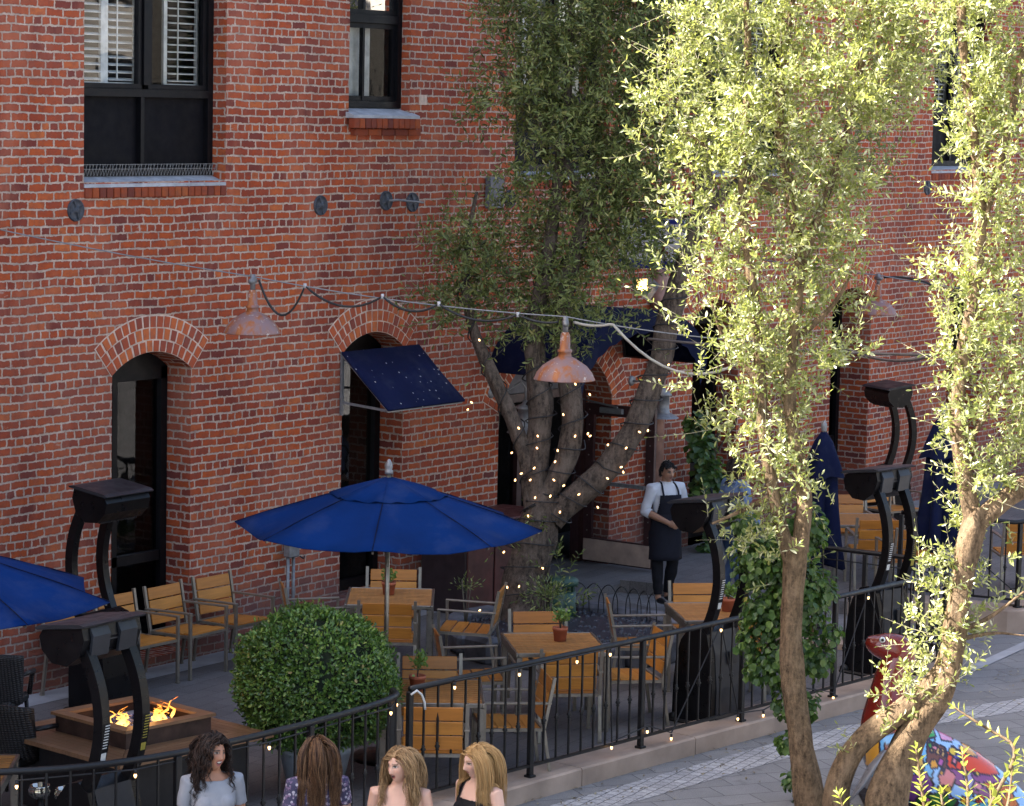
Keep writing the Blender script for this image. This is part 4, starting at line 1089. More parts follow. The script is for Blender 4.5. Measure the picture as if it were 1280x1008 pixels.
around(*T4, 'far', .72, 'teak chair at the far side of the table in front of the waiter'); around(*T4, 'near', .62, 'teak chair behind the railing between the patio heater and the ivy'); around(*T4, 'left', .80, 'teak chair side on, left of the table in front of the waiter', R(-6))
FT = (29.2, -2.9, R(40)); place_table(*FT, 'teak table far back under the right folded parasol')
around(*FT, 'far', .75, 'teak chair far back beyond the folded parasols', 0, 0, .05); around(*FT, 'near', .75, 'teak chair seen from behind under the right folded parasol', 0, 0, .05)
around(29.9, -4.6, R(40), 'near', .3, 'teak chair far right on the raised terrace, seen from behind through its railing', 0, 0, .05); around(28.4, -3.9, R(40), 'near', .2, 'dark teak chair behind the left post of the raised terrace railing', R(10), 0, .05)
place_chair(31.9, -1.9, R(-20), 'pale teak chair against the far brick corner beside the tall heater', .05)

# ------------------------------------------------------------------ potted plants
def pot_plant(p, label, h=.16, lean=0):
    t = thing('potted_plant', label, 'plant', p, rng.uniform(0, 6), 'small terracotta pots on the tables')
    m = MB(); m.lathe([(.0, .0), (.055, .0), (.068, .10), (.072, .10), (.074, .13), (.064, .13), (.060, .112), (.0, .112)], 20); m.build('pot', MAT['terracotta'], t)
    m = MB(); pts = []
    for k in range(5):
        a = rng.uniform(0, 6.28); tip = Vector((.03 * math.cos(a) + lean, .03 * math.sin(a), .11 + h * rng.uniform(.6, 1.0)))
        m.tube([(0, 0, .10), (tip.x * .3, tip.y * .3, .11 + (tip.z - .11) * .5), tip], [.006, .005, .003], 5); pts.append(tip)
    m.build('stem', MAT['barkoak'], t)
    n = 110; P = np.array([pts[i % 5] for i in range(n)]) + nrs.normal(0, .026, (n, 3)); D = unit(nrs.normal(0, 1, (n, 3)) + (0, 0, .7)); S = unit(np.cross(D, nrs.normal(0, 1, (n, 3)))); N = np.cross(S, D)
    leaf_mesh('foliage', P, D, S, N, nrs.uniform(.035, .06, n), nrs.uniform(.018, .03, n), MAT['leafpot'], t)
MAT['barkoak'] = bark_material('grey_oak_bark', (.022, .017, .014), (.125, .095, .075))
MAT['leafpot'] = leaf_material('succulent_leaf', [(0, (.08, .16, .03)), (1, (.20, .30, .06))], .25, (.3, .45, .08))
def onT(T, a, b): c, s_ = math.cos(T[2]), math.sin(T[2]); return Vector((T[0] + a * c - b * s_, T[1] + a * s_ + b * c, .742))
pot_plant(onT(T1, .10, .02), 'small potted plant behind the parasol pole on the wall side table', .10)
pot_plant(onT(T2, .0, .12), 'potted plant with a leaning stem on the table beside the topiary ball', .18, .02)
pot_plant(onT(T3, .08, -.06), 'bushy potted plant on the table before the stone planter', .14)
pot_plant(onT(T4, .0, -.10), 'small potted plant on the table beside the patio heater', .11)

# ------------------------------------------------------------------ fire table
t = thing('fire_table', 'low walnut fire table with flames in a raised square tray', 'fire table', (15.70, -3.52, 0), R(-7))
m = MB(); w = .80; n = 6; pw = .066
def ring_plank(m, o, i, z, th):   # four mitred planks of a square ring
    for k in range(4):
        M = Matrix.Rotation(k * math.pi / 2, 4, 'Z')
        V = [(-o + .003, -o, z), (o - .003, -o, z), (i - .003, -i, z), (-i + .003, -i, z)]; V += [(x, y, z - th) for x, y, _ in V]
        m.add(V, [(0, 1, 2, 3), (7, 6, 5, 4), (0, 4, 5, 1), (1, 5, 6, 2), (2, 6, 7, 3), (3, 7, 4, 0)], False, M)
for k in range(n): ring_plank(m, w - k * pw, w - (k + 1) * pw + .004, .60, .035)
m.build('tabletop', MAT['walnut'], t)
m = MB(); m.box((0, 0, .28), (1.30, 1.30, .55), None, .01); m.build('base', simple('black_table_base', (.012, .012, .014), .5), t)
m = MB(); b_ = .44
for k in range(4):
    M = Matrix.Rotation(k * math.pi / 2, 4, 'Z'); m.box((0, -b_ + .012, .665), (2 * b_ - (.05 if k % 2 else 0), .024, .15), M)
m.box((0, 0, .612), (2 * b_ - .05, 2 * b_ - .05, .012)); m.build('fire_box', MAT['rust'], t)
m = MB(); ring_plank(m, b_ + .03, b_ - .075, .758, .024); m.build('rim', MAT['walnut'], t)
m = MB(); m.box((0, 0, .655), (.76, .76, .02)); m.build('burner_tray', simple('grey_tray', (.22, .22, .24), .6), t)
m = MB()
for k in range(520):
    a, rr = rng.uniform(0, 6.283), .30 * math.sqrt(rng.random()); s_ = rng.uniform(.010, .019)
    M = Matrix.Translation((rr * math.cos(a) * 1.15, rr * math.sin(a), .668 + .028 * rng.random() * (1.1 - rr / .3))) @ Euler((rng.uniform(0, 3), rng.uniform(0, 3), 0)).to_matrix().to_4x4()
    m.add([(s_, 0, 0), (-s_, 0, 0), (0, s_, 0), (0, -s_, 0), (0, 0, s_), (0, 0, -s_)], [(0, 2, 4), (2, 1, 4), (1, 3, 4), (3, 0, 4), (2, 0, 5), (1, 2, 5), (3, 1, 5), (0, 3, 5)], False, M)
n_ = NT('fire_glass'); g = n_.new('ShaderNodeNewGeometry'); n_.set(Base_Color=n_.ramp(g.outputs['Random Per Island'], [(0, (.004, .006, .03)), (.6, (.02, .03, .12)), (1, (.25, .28, .4))]), Roughness=.08); o = m.build('fire_glass', n_.m, t); o['kind'] = 'stuff'
n_ = NT('flame_tongue'); co = n_.coord(); sepz = n_.new('ShaderNodeSeparateXYZ'); n_.ln(co, sepz.inputs[0])
fc = n_.ramp(n_.math('MULTIPLY', n_.math('SUBTRACT', sepz.outputs[2], .66), 4.0), [(0, (1, .62, .18)), (.45, (1, .36, .05)), (1, (.9, .14, .02))]); n_.set(Base_Color=(.0, 0, 0), Emission_Color=fc, Emission_Strength=.75)
trn = n_.new('ShaderNodeBsdfTransparent'); mxs = n_.new('ShaderNodeMixShader'); n_.ln(n_.ramp(n_.noise(co, 26, 3), [(.36, .0), (.62, .8)]), mxs.inputs[0]); n_.ln(trn.outputs[0], mxs.inputs[1]); n_.ln(n_.b.outputs[0], mxs.inputs[2]); n_.ln(mxs.outputs[0], n_.out.inputs[0])
for cx_, cy_, hh, k in ((-.10, -.06, .15, 8), (.17, -.16, .20, 11)):
    m = MB()
    for i in range(k):
        x, y = cx_ + rng.uniform(-.12, .12), cy_ + rng.uniform(-.08, .08); h_ = hh * rng.uniform(.45, 1.05); ph = rng.uniform(0, 6)
        m.tube([(x + .018 * math.sin(ph + q * 1.7) * q / 2, y + .012 * math.cos(ph + q * 2), .665 + h_ * q / 6) for q in range(7)], [.006, .013, .017, .014, .010, .005, .001], 7, ratio=.6)
    m.build('flame', n_.m, t)
fl = bpy.data.lights.new('fire_glow', 'POINT'); fl.energy = .5; fl.color = (1, .45, .12); fl.shadow_soft_size = .12; fo = bpy.data.objects.new('fire_glow', fl); col.objects.link(fo); fo.parent = t; fo.location = (.05, -.05, .82)

# ------------------------------------------------------------------ dark wicker chairs and lanterns at the far left
def wicker_chair(label, x, y, rz):
    t = thing('wicker_chair', label, 'chair', (x, y, 0), rz, 'dark wicker armchairs by the fire table')
    m = MB(); nA, nZ = 22, 9; V = []
    for l in range(2):
        for j in range(nZ + 1):
            f = j / nZ
            for i in range(nA + 1):
                a = R(-78) + R(156) * i / nA; rr = .29 + .045 * f + (.028 if l else 0); top = .90 - .05 * (abs(a) / R(78)) ** 2
                V.append((rr * math.sin(a), rr * math.cos(a) * .92 - .02 + .10 * f, .40 + (top - .40) * f))
    q = (nA + 1) * (nZ + 1); F = []
    for l in range(2):
        for j in range(nZ):
            for i in range(nA): a = l * q + j * (nA + 1) + i; F.append((a, a + 1, a + nA + 2, a + nA + 1))
    for i in range(nA): a = nZ * (nA + 1) + i; F.append((a, a + 1, q + a + 1, q + a)); F.append((i, i + 1, q + i + 1, q + i))
    for j in range(nZ):
        for i in (0, nA): a = j * (nA + 1) + i; F.append((a, a + nA + 1, q + a + nA + 1, q + a))
    m.add(V, F, True); m.build('backrest', MAT['wicker'], t)
    m = MB(); m.box((0, -.02, .40), (.54, .54, .09), None, .03); m.build('seat', MAT['wicker'], t)
    for sx in (-1, 1):
        m = MB(); m.tube([(sx * .30, .08, .66), (sx * .33, -.08, .655), (sx * .32, -.24, .64), (sx * .29, -.28, .58), (sx * .27, -.27, .42)], .022, 8); m.build('armrest', MAT['wicker'], t)
        for y in (-.25, .24): m = MB(); m.tube([(sx * .25, y * .95, .40), (sx * .27, y * 1.08, 0)], [.02, .016], 8); m.build('leg', MAT['wicker'], t)
wicker_chair('dark wicker armchair against the wall at the left edge, under the parasol', 16.35, -1.2, R(118))
p = at(14, 1004, z=0); wicker_chair('nearer dark wicker armchair at the left edge, facing the fire table', p.x, p.y, R(96))
p = at(-62, 962, z=.74); T0 = (p.x, p.y, R(38)); o = place_table(p.x, p.y, R(38), 'teak table corner at the left edge beside the nearer wicker chair')
for px, py, lab in ((50, 988, 'squat polished metal candle pot at the left behind the curved railing'), (82, 992, 'polished metal candle pot nearer the heater base, right of its twin')):
    p = at(px, py, z=.42); t = thing('candle_pot', lab, 'candle holder', (p.x, p.y, .36), 0, 'polished candle pots')
    m = MB(); m.lathe([(.0, .0), (.05, .0), (.085, .03), (.09, .065), (.075, .09), (.08, .10), (.07, .10), (.06, .08), (.0, .05)], 20); m.build('pot', simple('polished_chrome', (.6, .58, .52), .12, .95, .1), t)
    m = MB(); m.tube([(0, 0, .05), (0, 0, .12)], .018, 8); m.build('candle', simple('wax', (.55, .45, .3), .5), t)
    m = MB(); m.tube([(0, 0, -.36), (0, 0, .0)], .03, 10); m.lathe([(.0, -.36), (.14, -.36), (.14, -.34), (.03, -.32)], 16); m.build('stand', MAT['iron'], t)

# ------------------------------------------------------------------ things by the wall and the tree
p = Vector((21.70, -.12, 0)); t = thing('outlet_post', 'grey weatherproof electrical outlet on two conduits against the brick wall', 'outlet', p)
m = MB()
for x in (-.045, .045): m.tube([(x, 0, 0), (x, 0, .92)], .018, 8)
m.build('conduit', MAT['gal'], t); m = MB(); m.box((0, -.01, 1.02), (.16, .10, .26), None, .012); m.build('outlet_box', MAT['gal'], t)
m = MB(); m.box((.0, -.075, .98), (.12, .06, .16), Matrix.Rotation(R(-14), 4, 'X'), .012); m.build('hinged_cover', MAT['gal'], t)
m = MB(); m.tube([(.05, -.08, .9), (.09, -.1, .87), (.13, -.08, .89)], .008, 6); m.build('cord', MAT['cable'], t)
t = thing('wooden_cabinet', 'low dark red wooden cabinet between the narrow doorway and the tree', 'cabinet', (24.78, -.42, 0))
m = MB(); m.box((0, 0, .50), (1.58, .62, 1.0), None, .01); m.build('carcass', simple('near_black_stain', (.022, .012, .014), .5), t)
for k in range(3): m = MB(); m.box((-.52 + .52 * k, -.318, .50), (.49, .02, .90), None, .006); m.build('panel', MAT['redwood'], t)
m = MB(); m.box((0, -.01, 1.015), (1.64, .70, .03), None, .008); m.build('worktop', MAT['redwood'], t)
p = at(704, 774, z=.22); t = thing('garden_lantern', 'squat green metal lantern post with a round cap beside the tree trunk', 'lantern', p)
m = MB(); m.tube([(0, 0, -.05), (0, 0, .30)], [.135, .13], 20); m.build('post', MAT['greenmetal'], t); m = MB(); m.lathe([(.0, .46), (.12, .455), (.155, .43), (.158, .38), (.14, .37), (.0, .37)], 24); m.build('cap', MAT['greenmetal'], t)
m = MB()
for k in range(5): a = k * 2 * math.pi / 5; m.box((.10 * math.cos(a), .10 * math.sin(a), .335), (.03, .03, .075))
m.build('spacer', MAT['greenmetal'], t)
# ring of planter stones round the tree
RC = Vector((23.35, -2.55, 0)); t = thing('stone_planter', 'low ring of dark grey stones round the foot of the light wrapped tree', 'planter', RC)
NS = 17
for k in range(NS):
    a = 2 * math.pi * k / NS; rr = 1.18 + .05 * rng.random(); m = MB()
    M = Matrix.Translation((rr * math.cos(a), rr * math.sin(a), .12)) @ Matrix.Rotation(a + math.pi / 2 + rng.uniform(-.1, .1), 4, 'Z')
    m.box((0, 0, 0), (.40 + rng.uniform(-.04, .04), .22, .26 + rng.uniform(-.05, .04)), M, .045); m.build('stone', MAT['stone'], t)
m = MB(); m.lathe([(1.12, .17), (.6, .23), (.2, .27), (.0, .27)], 30, Matrix.Identity(4)); 
o = m.build('pebble_bed', MAT['pebble'], t)
m = MB()
for k in range(420):
    a, rr = rng.uniform(0, 6.283), 1.1 * math.sqrt(rng.random()); m.ball((rr * math.cos(a), rr * math.sin(a), .175 + .09 * (1 - rr / 1.1)), rng.uniform(.018, .038), 6, 4)
o = m.build('pebble', MAT['pebble'], t); o['kind'] = 'stuff'
t = thing('garden_edging', 'bent wire garden edging of overlapping hoops on the right of the planter', 'edging', RC)
m = MB()
for k in range(8):
    a = R(-38) + k * .17; a2 = a + .24; ra = 1.0
    pts = [(ra * math.cos(a), ra * math.sin(a), .2), (ra * math.cos(a + .01), ra * math.sin(a + .01), .42), (ra * math.cos((a + a2) / 2), ra * math.sin((a + a2) / 2), .54), (ra * math.cos(a2 - .01), ra * math.sin(a2 - .01), .42), (ra * math.cos(a2), ra * math.sin(a2), .2)]
    m.tube(smooth_path([Vector(p) for p in pts], 2), .006, 5)
m.build('hoops', MAT['iron'], t)

# ------------------------------------------------------------------ the sunny side across the street, which the upper windows mirror
t = thing('pale_building', 'pale sunlit building across the street mirrored in the upper windows', 'building', (52, -40, -.1))
m = MB(); m.box((0, -4, 6.5), (64, 8, 13)); fac = m.build('wall', simple('cream_stucco', (.22, .20, .175), .9, 0, .08, .4), t)
for z in (2.2, 6.0, 9.8):
    for k in range(16):
        m = MB(); x = -29 + k * 3.85; m.box((x, .03, z), (1.5, .08, 2.1)); m.box((x, .09, z), (.08, .06, 2.1)); m.box((x, .09, z + .2), (1.5, .06, .08)); m.build('window', MAT['black'], fac)
m = MB(); m.box((0, .15, 13.1), (64.6, .5, .5)); m.box((0, .1, 4.1), (64.2, .25, .25)); m.build('cornice', MAT['shutter'], fac)
# ------------------------------------------------------------------ trees and plants
MAT['barkolive'] = bark_material('olive_bark', (.045, .030, .018), (.20, .135, .080), 1.2)
MAT['twig'] = simple('pale_twig', (.30, .27, .18), .7, 0, .3, 20)
MAT['twigdark'] = simple('dark_twig', (.10, .085, .06), .8, 0, .3, 20)
MAT['leafolive'] = leaf_material('olive_leaf', [(0, (.06, .09, .02)), (.35, (.20, .235, .062)), (.75, (.46, .48, .19)), (1, (.78, .79, .58))], .38, (.74, .77, .16), .32, .9)
MAT['leafoak'] = leaf_material('dark_olive_leaf', [(0, (.05, .075, .020)), (.5, (.17, .215, .062)), (.86, (.31, .35, .11)), (1, (.44, .40, .16))], .28, (.18, .26, .04), .42, .5)
MAT['leafbox'] = leaf_material('box_leaf', [(0, (.025, .06, .012)), (.5, (.07, .15, .026)), (.85, (.15, .26, .045)), (.975, (.26, .34, .07)), (1, (.30, .20, .08))], .22, (.2, .35, .04), .35, .6)
MAT['leafivy'] = leaf_material('ivy_leaf', [(0, (.020, .050, .014)), (.6, (.055, .115, .028)), (1, (.15, .23, .05))], .32, (.25, .42, .05), .40, .5)
MAT['leafnear'] = leaf_material('young_leaf', [(0, (.22, .27, .04)), (1, (.50, .52, .14))], .45, (.55, .58, .06), .40, .5)
MAT['core'] = simple('core_shade', (.012, .02, .008), .95, 0, .4, 20)

def limb(m, pts, D, bark_n=11):
    """pts: (px, py, radius in m, extra depth)"""
    P = [at(a[0], a[1], d=D + (a[3] if len(a) > 3 else 0)) for a in pts]; Rr = [a[2] for a in pts]
    # refine
    for _ in range(3):
        q = [P[0]]; r = [Rr[0]]
        for i in range(len(P) - 1):
            q += [P[i].lerp(P[i + 1], .25), P[i].lerp(P[i + 1], .75)]; r += [Rr[i] * .75 + Rr[i + 1] * .25, Rr[i] * .25 + Rr[i + 1] * .75]
        q.append(P[-1]); r.append(Rr[-1]); P, Rr = q, r
    seed = rng.uniform(0, 50)
    def rough(i, j, p, a): return .9 + .30 * noise.noise(Vector((math.cos(a) * 1.6 + seed, math.sin(a) * 1.6, p.z * 2.2))) + .10 * noise.noise(Vector((math.cos(a) * 5 + seed, math.sin(a) * 5, p.z * 5)))
    m.tube(P, Rr, bark_n + 5, True, True, 1.0, rough)
    return P
def sprays(clumps, D, dens, leaf_L, leaf_W, pairs, twig_L, up=.55, droop=0.0, shell=.55, rs=1.0, topk=1.0, tuft=0, tr=.07):
    """leafy twigs that fill the given clumps; returns arrays for leaf_mesh and twig polylines"""
    PP, DD, SS, LL, WW, TW = [], [], [], [], [], []
    for c in clumps:
        cx, cy, r = c[0], c[1], c[2] * rs; k = c[3] if len(c) > 3 else 1.0; dd = c[4] if len(c) > 4 else 0.0
        d0 = D + dd; rad = r * d0 / FPX; c0 = np.array(at(cx, cy, d=d0 + nrs.uniform(-.15, .15)))
        n = max(2, int(dens * k * r * r / 1000 * (topk if cy < 215 else 1)))
        u = unit(nrs.normal(0, 1, (n, 3))); rr = rad * nrs.uniform(0, 1, n) ** shell
        Q = c0 + u * rr[:, None] * np.array([1.05, 1.05, .95])
        if tuft:
            mm = max(1, n // tuft); us = unit(nrs.normal(0, 1, (mm, 3))); sc_ = c0 + us * (rad * nrs.uniform(0, 1, mm) ** shell)[:, None]
            ix = nrs.randint(0, mm, n); off = nrs.normal(0, tr, (n, 3)); Q = sc_[ix] + off; u = unit(us[ix] * .55 + unit(off) * .7)
        dirs = unit(u * .75 + np.array([0, 0, up]) + nrs.normal(0, .42, (n, 3)))
        tl = twig_L * nrs.uniform(.55, 1.35, n) * np.where(nrs.uniform(0, 1, n) < .07, 1.9, 1.0)
        bend = nrs.normal(0, .28, (n, 3)) + np.array([0, 0, .15 - droop])
        side = unit(np.cross(dirs, nrs.normal(0, 1, (n, 3))))
        K = pairs
        for t in range(n):
            pts = []
            for q in range(4):
                f = q / 3; pts.append(Q[t] + dirs[t] * tl[t] * f + bend[t] * tl[t] * f * f)
            TW.append(pts)
        for q in range(K):
            f = .10 + .90 * (q + nrs.uniform(-.3, .3, n)) / K
            pos = Q + dirs * (tl * f)[:, None] + bend * (tl * f * f)[:, None]
            tan = unit(dirs + 2 * bend * f[:, None]); ang = q * 1.75 + nrs.uniform(-.5, .5, n)
            b2 = np.cross(tan, side)
            for sgn in (1, -1):
                lat = side * np.cos(ang)[:, None] + b2 * np.sin(ang)[:, None]
                d = unit(tan * nrs.uniform(.35, .8, n)[:, None] + lat * sgn + np.array([0, 0, .12 - droop]) + nrs.normal(0, .18, (n, 3)))
                PP.append(pos); DD.append(d); SS.append(unit(np.cross(d, tan + nrs.normal(0, .5, (n, 3)))))
                sc = nrs.uniform(.65, 1.2, n) * (1.05 - .35 * f); LL.append(leaf_L * sc); WW.append(leaf_W * sc * nrs.uniform(.8, 1.2, n))
        tip = unit(dirs + 2 * bend); PP.append(Q + dirs * tl[:, None] + bend * tl[:, None]); DD.append(tip); SS.append(side); LL.append(leaf_L * nrs.uniform(.6, .9, n)); WW.append(leaf_W * nrs.uniform(.6, .9, n))
    P = np.concatenate(PP); Dd = np.concatenate(DD); S = np.concatenate(SS); N = np.cross(S, Dd)
    return P, Dd, S, N, np.concatenate(LL), np.concatenate(WW), TW
def twig_mesh(name, TW, r, mat, parent):
    A = np.array(TW); n, k, _ = A.shape
    t = unit(A[:, -1] - A[:, 0]); x = unit(np.cross(t, np.array([.3, .5, .81]))); y = np.cross(t, x)
    V = []; 
    for q in range(k):
        rr = r * (1 - .75 * q / (k - 1))
        for j in range(3):
            a = 2.094 * j; V.append(A[:, q] + x * rr * math.cos(a) + y * rr * math.sin(a))
    V = np.stack(V, 1).reshape(-1, 3); F = []
    for q in range(k - 1):
        for j in range(3): F.append((q * 3 + j, q * 3 + (j + 1) % 3, (q + 1) * 3 + (j + 1) % 3, (q + 1) * 3 + j))
    F = np.array(F)[None] + (np.arange(n) * 3 * k)[:, None, None]
    return np_mesh(name, V, F.reshape(-1, 4), mat, parent, True)
def shift_to(o, base):
    n = len(o.data.vertices); a = np.empty(n * 3, np.float32); o.data.vertices.foreach_get('co', a); a = a.reshape(-1, 3) - np.array(base, np.float32); o.data.vertices.foreach_set('co', a.ravel()); o.data.update(); return o
def tree(name, label, cat, base, D, limbs, clumps, mat_bark, mat_leaf, mat_twig, dens, L, W, pairs, tl, group=None, twr=.0032, **kw):
    t = thing(name, label, cat, base, 0, group)
    m = MB()
    for l in limbs: limb(m, l, D)
    shift_to(m.build('trunk', mat_bark, t), base)
    P, Dd, S, N, LL, WW, TW = sprays(clumps, D, dens, L, W, pairs, tl, **kw)
    cr = shift_to(leaf_mesh('crown', P, Dd, S, N, LL, WW, mat_leaf, t), base)
    shift_to(twig_mesh('twigs', TW, twr, mat_twig, t), base)
    return t, P

# tree wound with lights, standing in the stone planter
DT = 29.0
limbs_oak = [
 [(650, 815, 0.370), (655, 770, 0.290), (658, 720, 0.255), (664, 680, 0.238), (676, 640, 0.194), (682, 612, 0.150)],
 [(668, 640, 0.132), (664, 600, 0.106), (654, 556, 0.097), (634, 510, 0.088), (612, 462, 0.079), (594, 420, 0.066), (580, 370, 0.053), (584, 300, 0.035), (596, 240, 0.018)],
 [(672, 640, 0.141), (668, 590, 0.128), (674, 540, 0.132), (678, 505, 0.150), (668, 465, 0.123), (666, 420, 0.114), (676, 370, 0.097), (690, 300, 0.079), (700, 200, 0.062), (712, 100, 0.044), (715, -40, 0.026)],
 [(680, 625, 0.132), (700, 590, 0.132), (716, 552, 0.132), (716, 505, 0.141), (708, 455, 0.123), (702, 410, 0.114), (708, 350, 0.097), (730, 270, 0.079), (765, 195, 0.079), (790, 140, 0.070), (800, 60, 0.053), (800, -50, 0.035)],
 [(690, 650, 0.150), (720, 618, 0.150), (758, 590, 0.150), (790, 545, 0.141), (808, 500, 0.141), (824, 450, 0.141), (838, 400, 0.136), (850, 350, 0.123), (866, 300, 0.114), (880, 240, 0.097), (885, 150, 0.070), (880, 40, 0.053), (890, -60, 0.035)],
 [(875, 265, 0.070, .1), (940, 215, 0.062, .3), (1010, 190, 0.044, .4), (1075, 175, 0.026, .5)],
 [(735, 262, 0.053), (700, 190, 0.040), (660, 130, 0.026), (625, 90, 0.018)],
 [(656, 760, 0.158, -.15), (640, 800, 0.141, -.3), (628, 822, 0.088, -.45)], [(662, 760, 0.141, -.1), (682, 800, 0.106, -.35), (690, 820, 0.070, -.5)]]
clumps_oak = [(690, 20, 80), (760, 25, 85), (840, 40, 75), (625, 20, 40, .6), (680, 110, 72), (755, 120, 80), (835, 130, 70), (700, 200, 66), (775, 210, 72), (845, 215, 50), (720, 285, 58), (785, 290, 58), (665, 260, 34, .8),
 (590, 285, 40, .9), (574, 335, 36, 1.0), (604, 345, 36, 1.0), (580, 385, 34, 1.1), (615, 395, 26, .9), (556, 390, 22, .8), (680, 350, 40), (725, 350, 44), (668, 395, 30, 1.1), (700, 402, 34, 1.1), (775, 345, 30), (745, 388, 22, .8),
 (612, 140, 36, .35), (595, 110, 26, .3), (640, 90, 34, .45), (635, 200, 28, .3), (640, 40, 40, .5), (845, 285, 22, .8), (900, 140, 50), (900, 60, 60), (960, 200, 45), (1075, 165, 34, 1.0), (1060, 205, 30, 1.0), (1095, 120, 34, 1.0), (640, 640, 12, .6), (690, 735, 16, 1.6), (668, 768, 12, .9)]
tb = Vector((23.2, -2.35, .15))
oak, _ = tree('light_wrapped_tree', 'dark green tree wound with tiny bulbs, rooted in the stone planter by the entrance', 'tree', tb, DT, limbs_oak, clumps_oak, MAT['barkoak'], MAT['leafoak'], MAT['twigdark'], 50, .092, .025, 6, .27, up=.35, droop=.12, rs=1.0, tuft=10, tr=.12)
# bulbs wound round its limbs
spots = []; cable = []
bulb_px = [(585, 512), (589, 503), (599, 425), (591, 470), (644, 600), (648, 535), (640, 566), (652, 592), (665, 512), (672, 545), (671, 560), (668, 585), (694, 577), (680, 488), (719, 480), (737, 493), (704, 518), (719, 545), (716, 575), (735, 542), (738, 545), (697, 563), (663, 600), (653, 608), (692, 600), (705, 607), (688, 620), (724, 618), (737, 605), (660, 645), (669, 622), (747, 634), (760, 556), (757, 563), (783, 560), (759, 598), (779, 590), (777, 584), (812, 532), (810, 538), (824, 475), (836, 456), (848, 412), (842, 392), (860, 350), (640, 665), (674, 680), (630, 690), (692, 678), (678, 710), (634, 734), (649, 733), (650, 742), (705, 645), (645, 765), (687, 766), (799, 540), (700, 640), (790, 498), (600, 763)]
for px, py in bulb_px[::1] if False else [b for k, b in enumerate(bulb_px) if k % 5 != 3]: spots.append(at(px, py, d=DT - .19 + rng.uniform(-.03, .03)))
t = thing('string_light', 'cord of tiny warm bulbs wound round the limbs and trunk of the dark tree', 'string lights', tb)
m = MB()
for l, r_ in ((limbs_oak[1], 7), (limbs_oak[2], 9), (limbs_oak[3], 9), (limbs_oak[4], 11), (limbs_oak[0], 7)):
    P = [at(a[0], a[1], d=DT) for a in l[:8]]; R_ = [a[2] for a in l[:8]]; pts = []
    for i in range(r_ * 10):
        f = i / (r_ * 10) * (len(P) - 1); k = min(int(f), len(P) - 2); g = f - k; c = P[k].lerp(P[k + 1], g); rr = (R_[k] * (1 - g) + R_[k + 1] * g) * 1.10 + .008
        ax = (P[k + 1] - P[k]).normalized(); x = ax.cross(FWD).normalized(); y = ax.cross(x); a = i / 10 * 2 * math.pi; pts.append(c + (x * math.cos(a) + y * math.sin(a)) * rr - tb)
    m.tube(pts, .0075, 4)
m.build('cord', MAT['cable'], t)
mesh = None
for p in spots:
    if mesh is None:
        m = MB(); m.lathe([(.0, -.020), (.0075, -.015), (.010, -.005), (.006, .009), (.0, .012)], 7); o = m.build('bulb', MAT['bulb'], t); mesh = o.data
    else: o = bpy.data.objects.new('bulb', mesh); col.objects.link(o); o.parent = t
    o.location = p - tb; o.rotation_euler = (rng.uniform(-1, 1), rng.uniform(-1, 1), 0)

# sunlit olive trees at the street side
DL = 22.0
b = Vector((19.05, -7.9, -.10))
limbs_l = [
 [(1022, 1062, .17), (1014, 1010, .14), (1004, 950, .115), (994, 880, .10), (988, 810, .092), (990, 750, .095), (995, 700, .10), (998, 672, .085)],
 [(990, 700, .075), (976, 660, .06), (964, 610, .055), (958, 555, .06), (950, 490, .05), (948, 410, .045), (935, 320, .045), (925, 220, .04), (938, 100, .035), (930, -60, .02)],
 [(1000, 690, .08), (1005, 645, .072), (1004, 600, .07), (992, 550, .06), (985, 480, .055), (995, 400, .05), (1002, 320, .05), (986, 235, .045), (968, 140, .04), (1000, -50, .02)],
 [(1002, 330, .04), (1035, 240, .035), (1070, 130, .03), (1090, -30, .02)],
 [(970, 240, .035), (890, 190, .025), (850, 160, .015)], [(950, 480, .03), (905, 430, .02), (890, 380, .012)], [(965, 620, .03), (925, 640, .018), (890, 655, .010)], [(1000, 420, .03), (1045, 380, .02), (1065, 340, .01)]]
clumps_l = [(890, 20, 55), (960, 10, 70), (1040, 10, 70), (1110, 30, 60), (1165, 20, 45, .8), (850, 120, 38), (890, 90, 55), (960, 90, 66), (1035, 95, 66), (1100, 90, 55), (1150, 90, 42), (835, 165, 26, .8), (880, 165, 45), (945, 165, 58), (1015, 170, 58), (1075, 160, 40, .8), (870, 225, 36), (925, 240, 52), (990, 245, 56), (1045, 235, 42), (850, 265, 22, .7), (905, 305, 44), (965, 320, 54), (1025, 305, 44), (1055, 280, 28, .7),
 (905, 370, 38), (955, 395, 52), (1010, 380, 48), (1050, 365, 32), (1072, 345, 20, .7), (888, 425, 28, .8), (940, 455, 46), (990, 460, 48), (1030, 425, 34), (925, 515, 40), (975, 525, 42), (1000, 505, 24, .9), (915, 545, 22, .6), (925, 595, 24, .8), (950, 575, 38), (985, 585, 34), (945, 645, 30), (1000, 610, 24, .8), (885, 650, 8, .8), (915, 655, 12, .8), (975, 685, 20), (985, 720, 16, .8), (955, 670, 20), (1040, 640, 14, .3), (822, 140, 20), (815, 175, 16), (832, 235, 22), (858, 330, 18), (868, 400, 16), (876, 485, 16), (1078, 230, 24), (1086, 290, 18), (1078, 400, 16), (1066, 440, 14), (1045, 468, 12)]
ol, PL = tree('olive_tree', 'sunlit olive tree with a single slender trunk, left of the two bright trees', 'tree', b, DL, limbs_l, clumps_l, MAT['barkolive'], MAT['leafolive'], MAT['twig'], 25, .070, .0245, 6, .22, group='sunlit olive trees by the street', up=.5, rs=.92, topk=1.35, tuft=9, tr=.065)
DR = 21.3
b2 = Vector((19.0, -8.6, -.10))
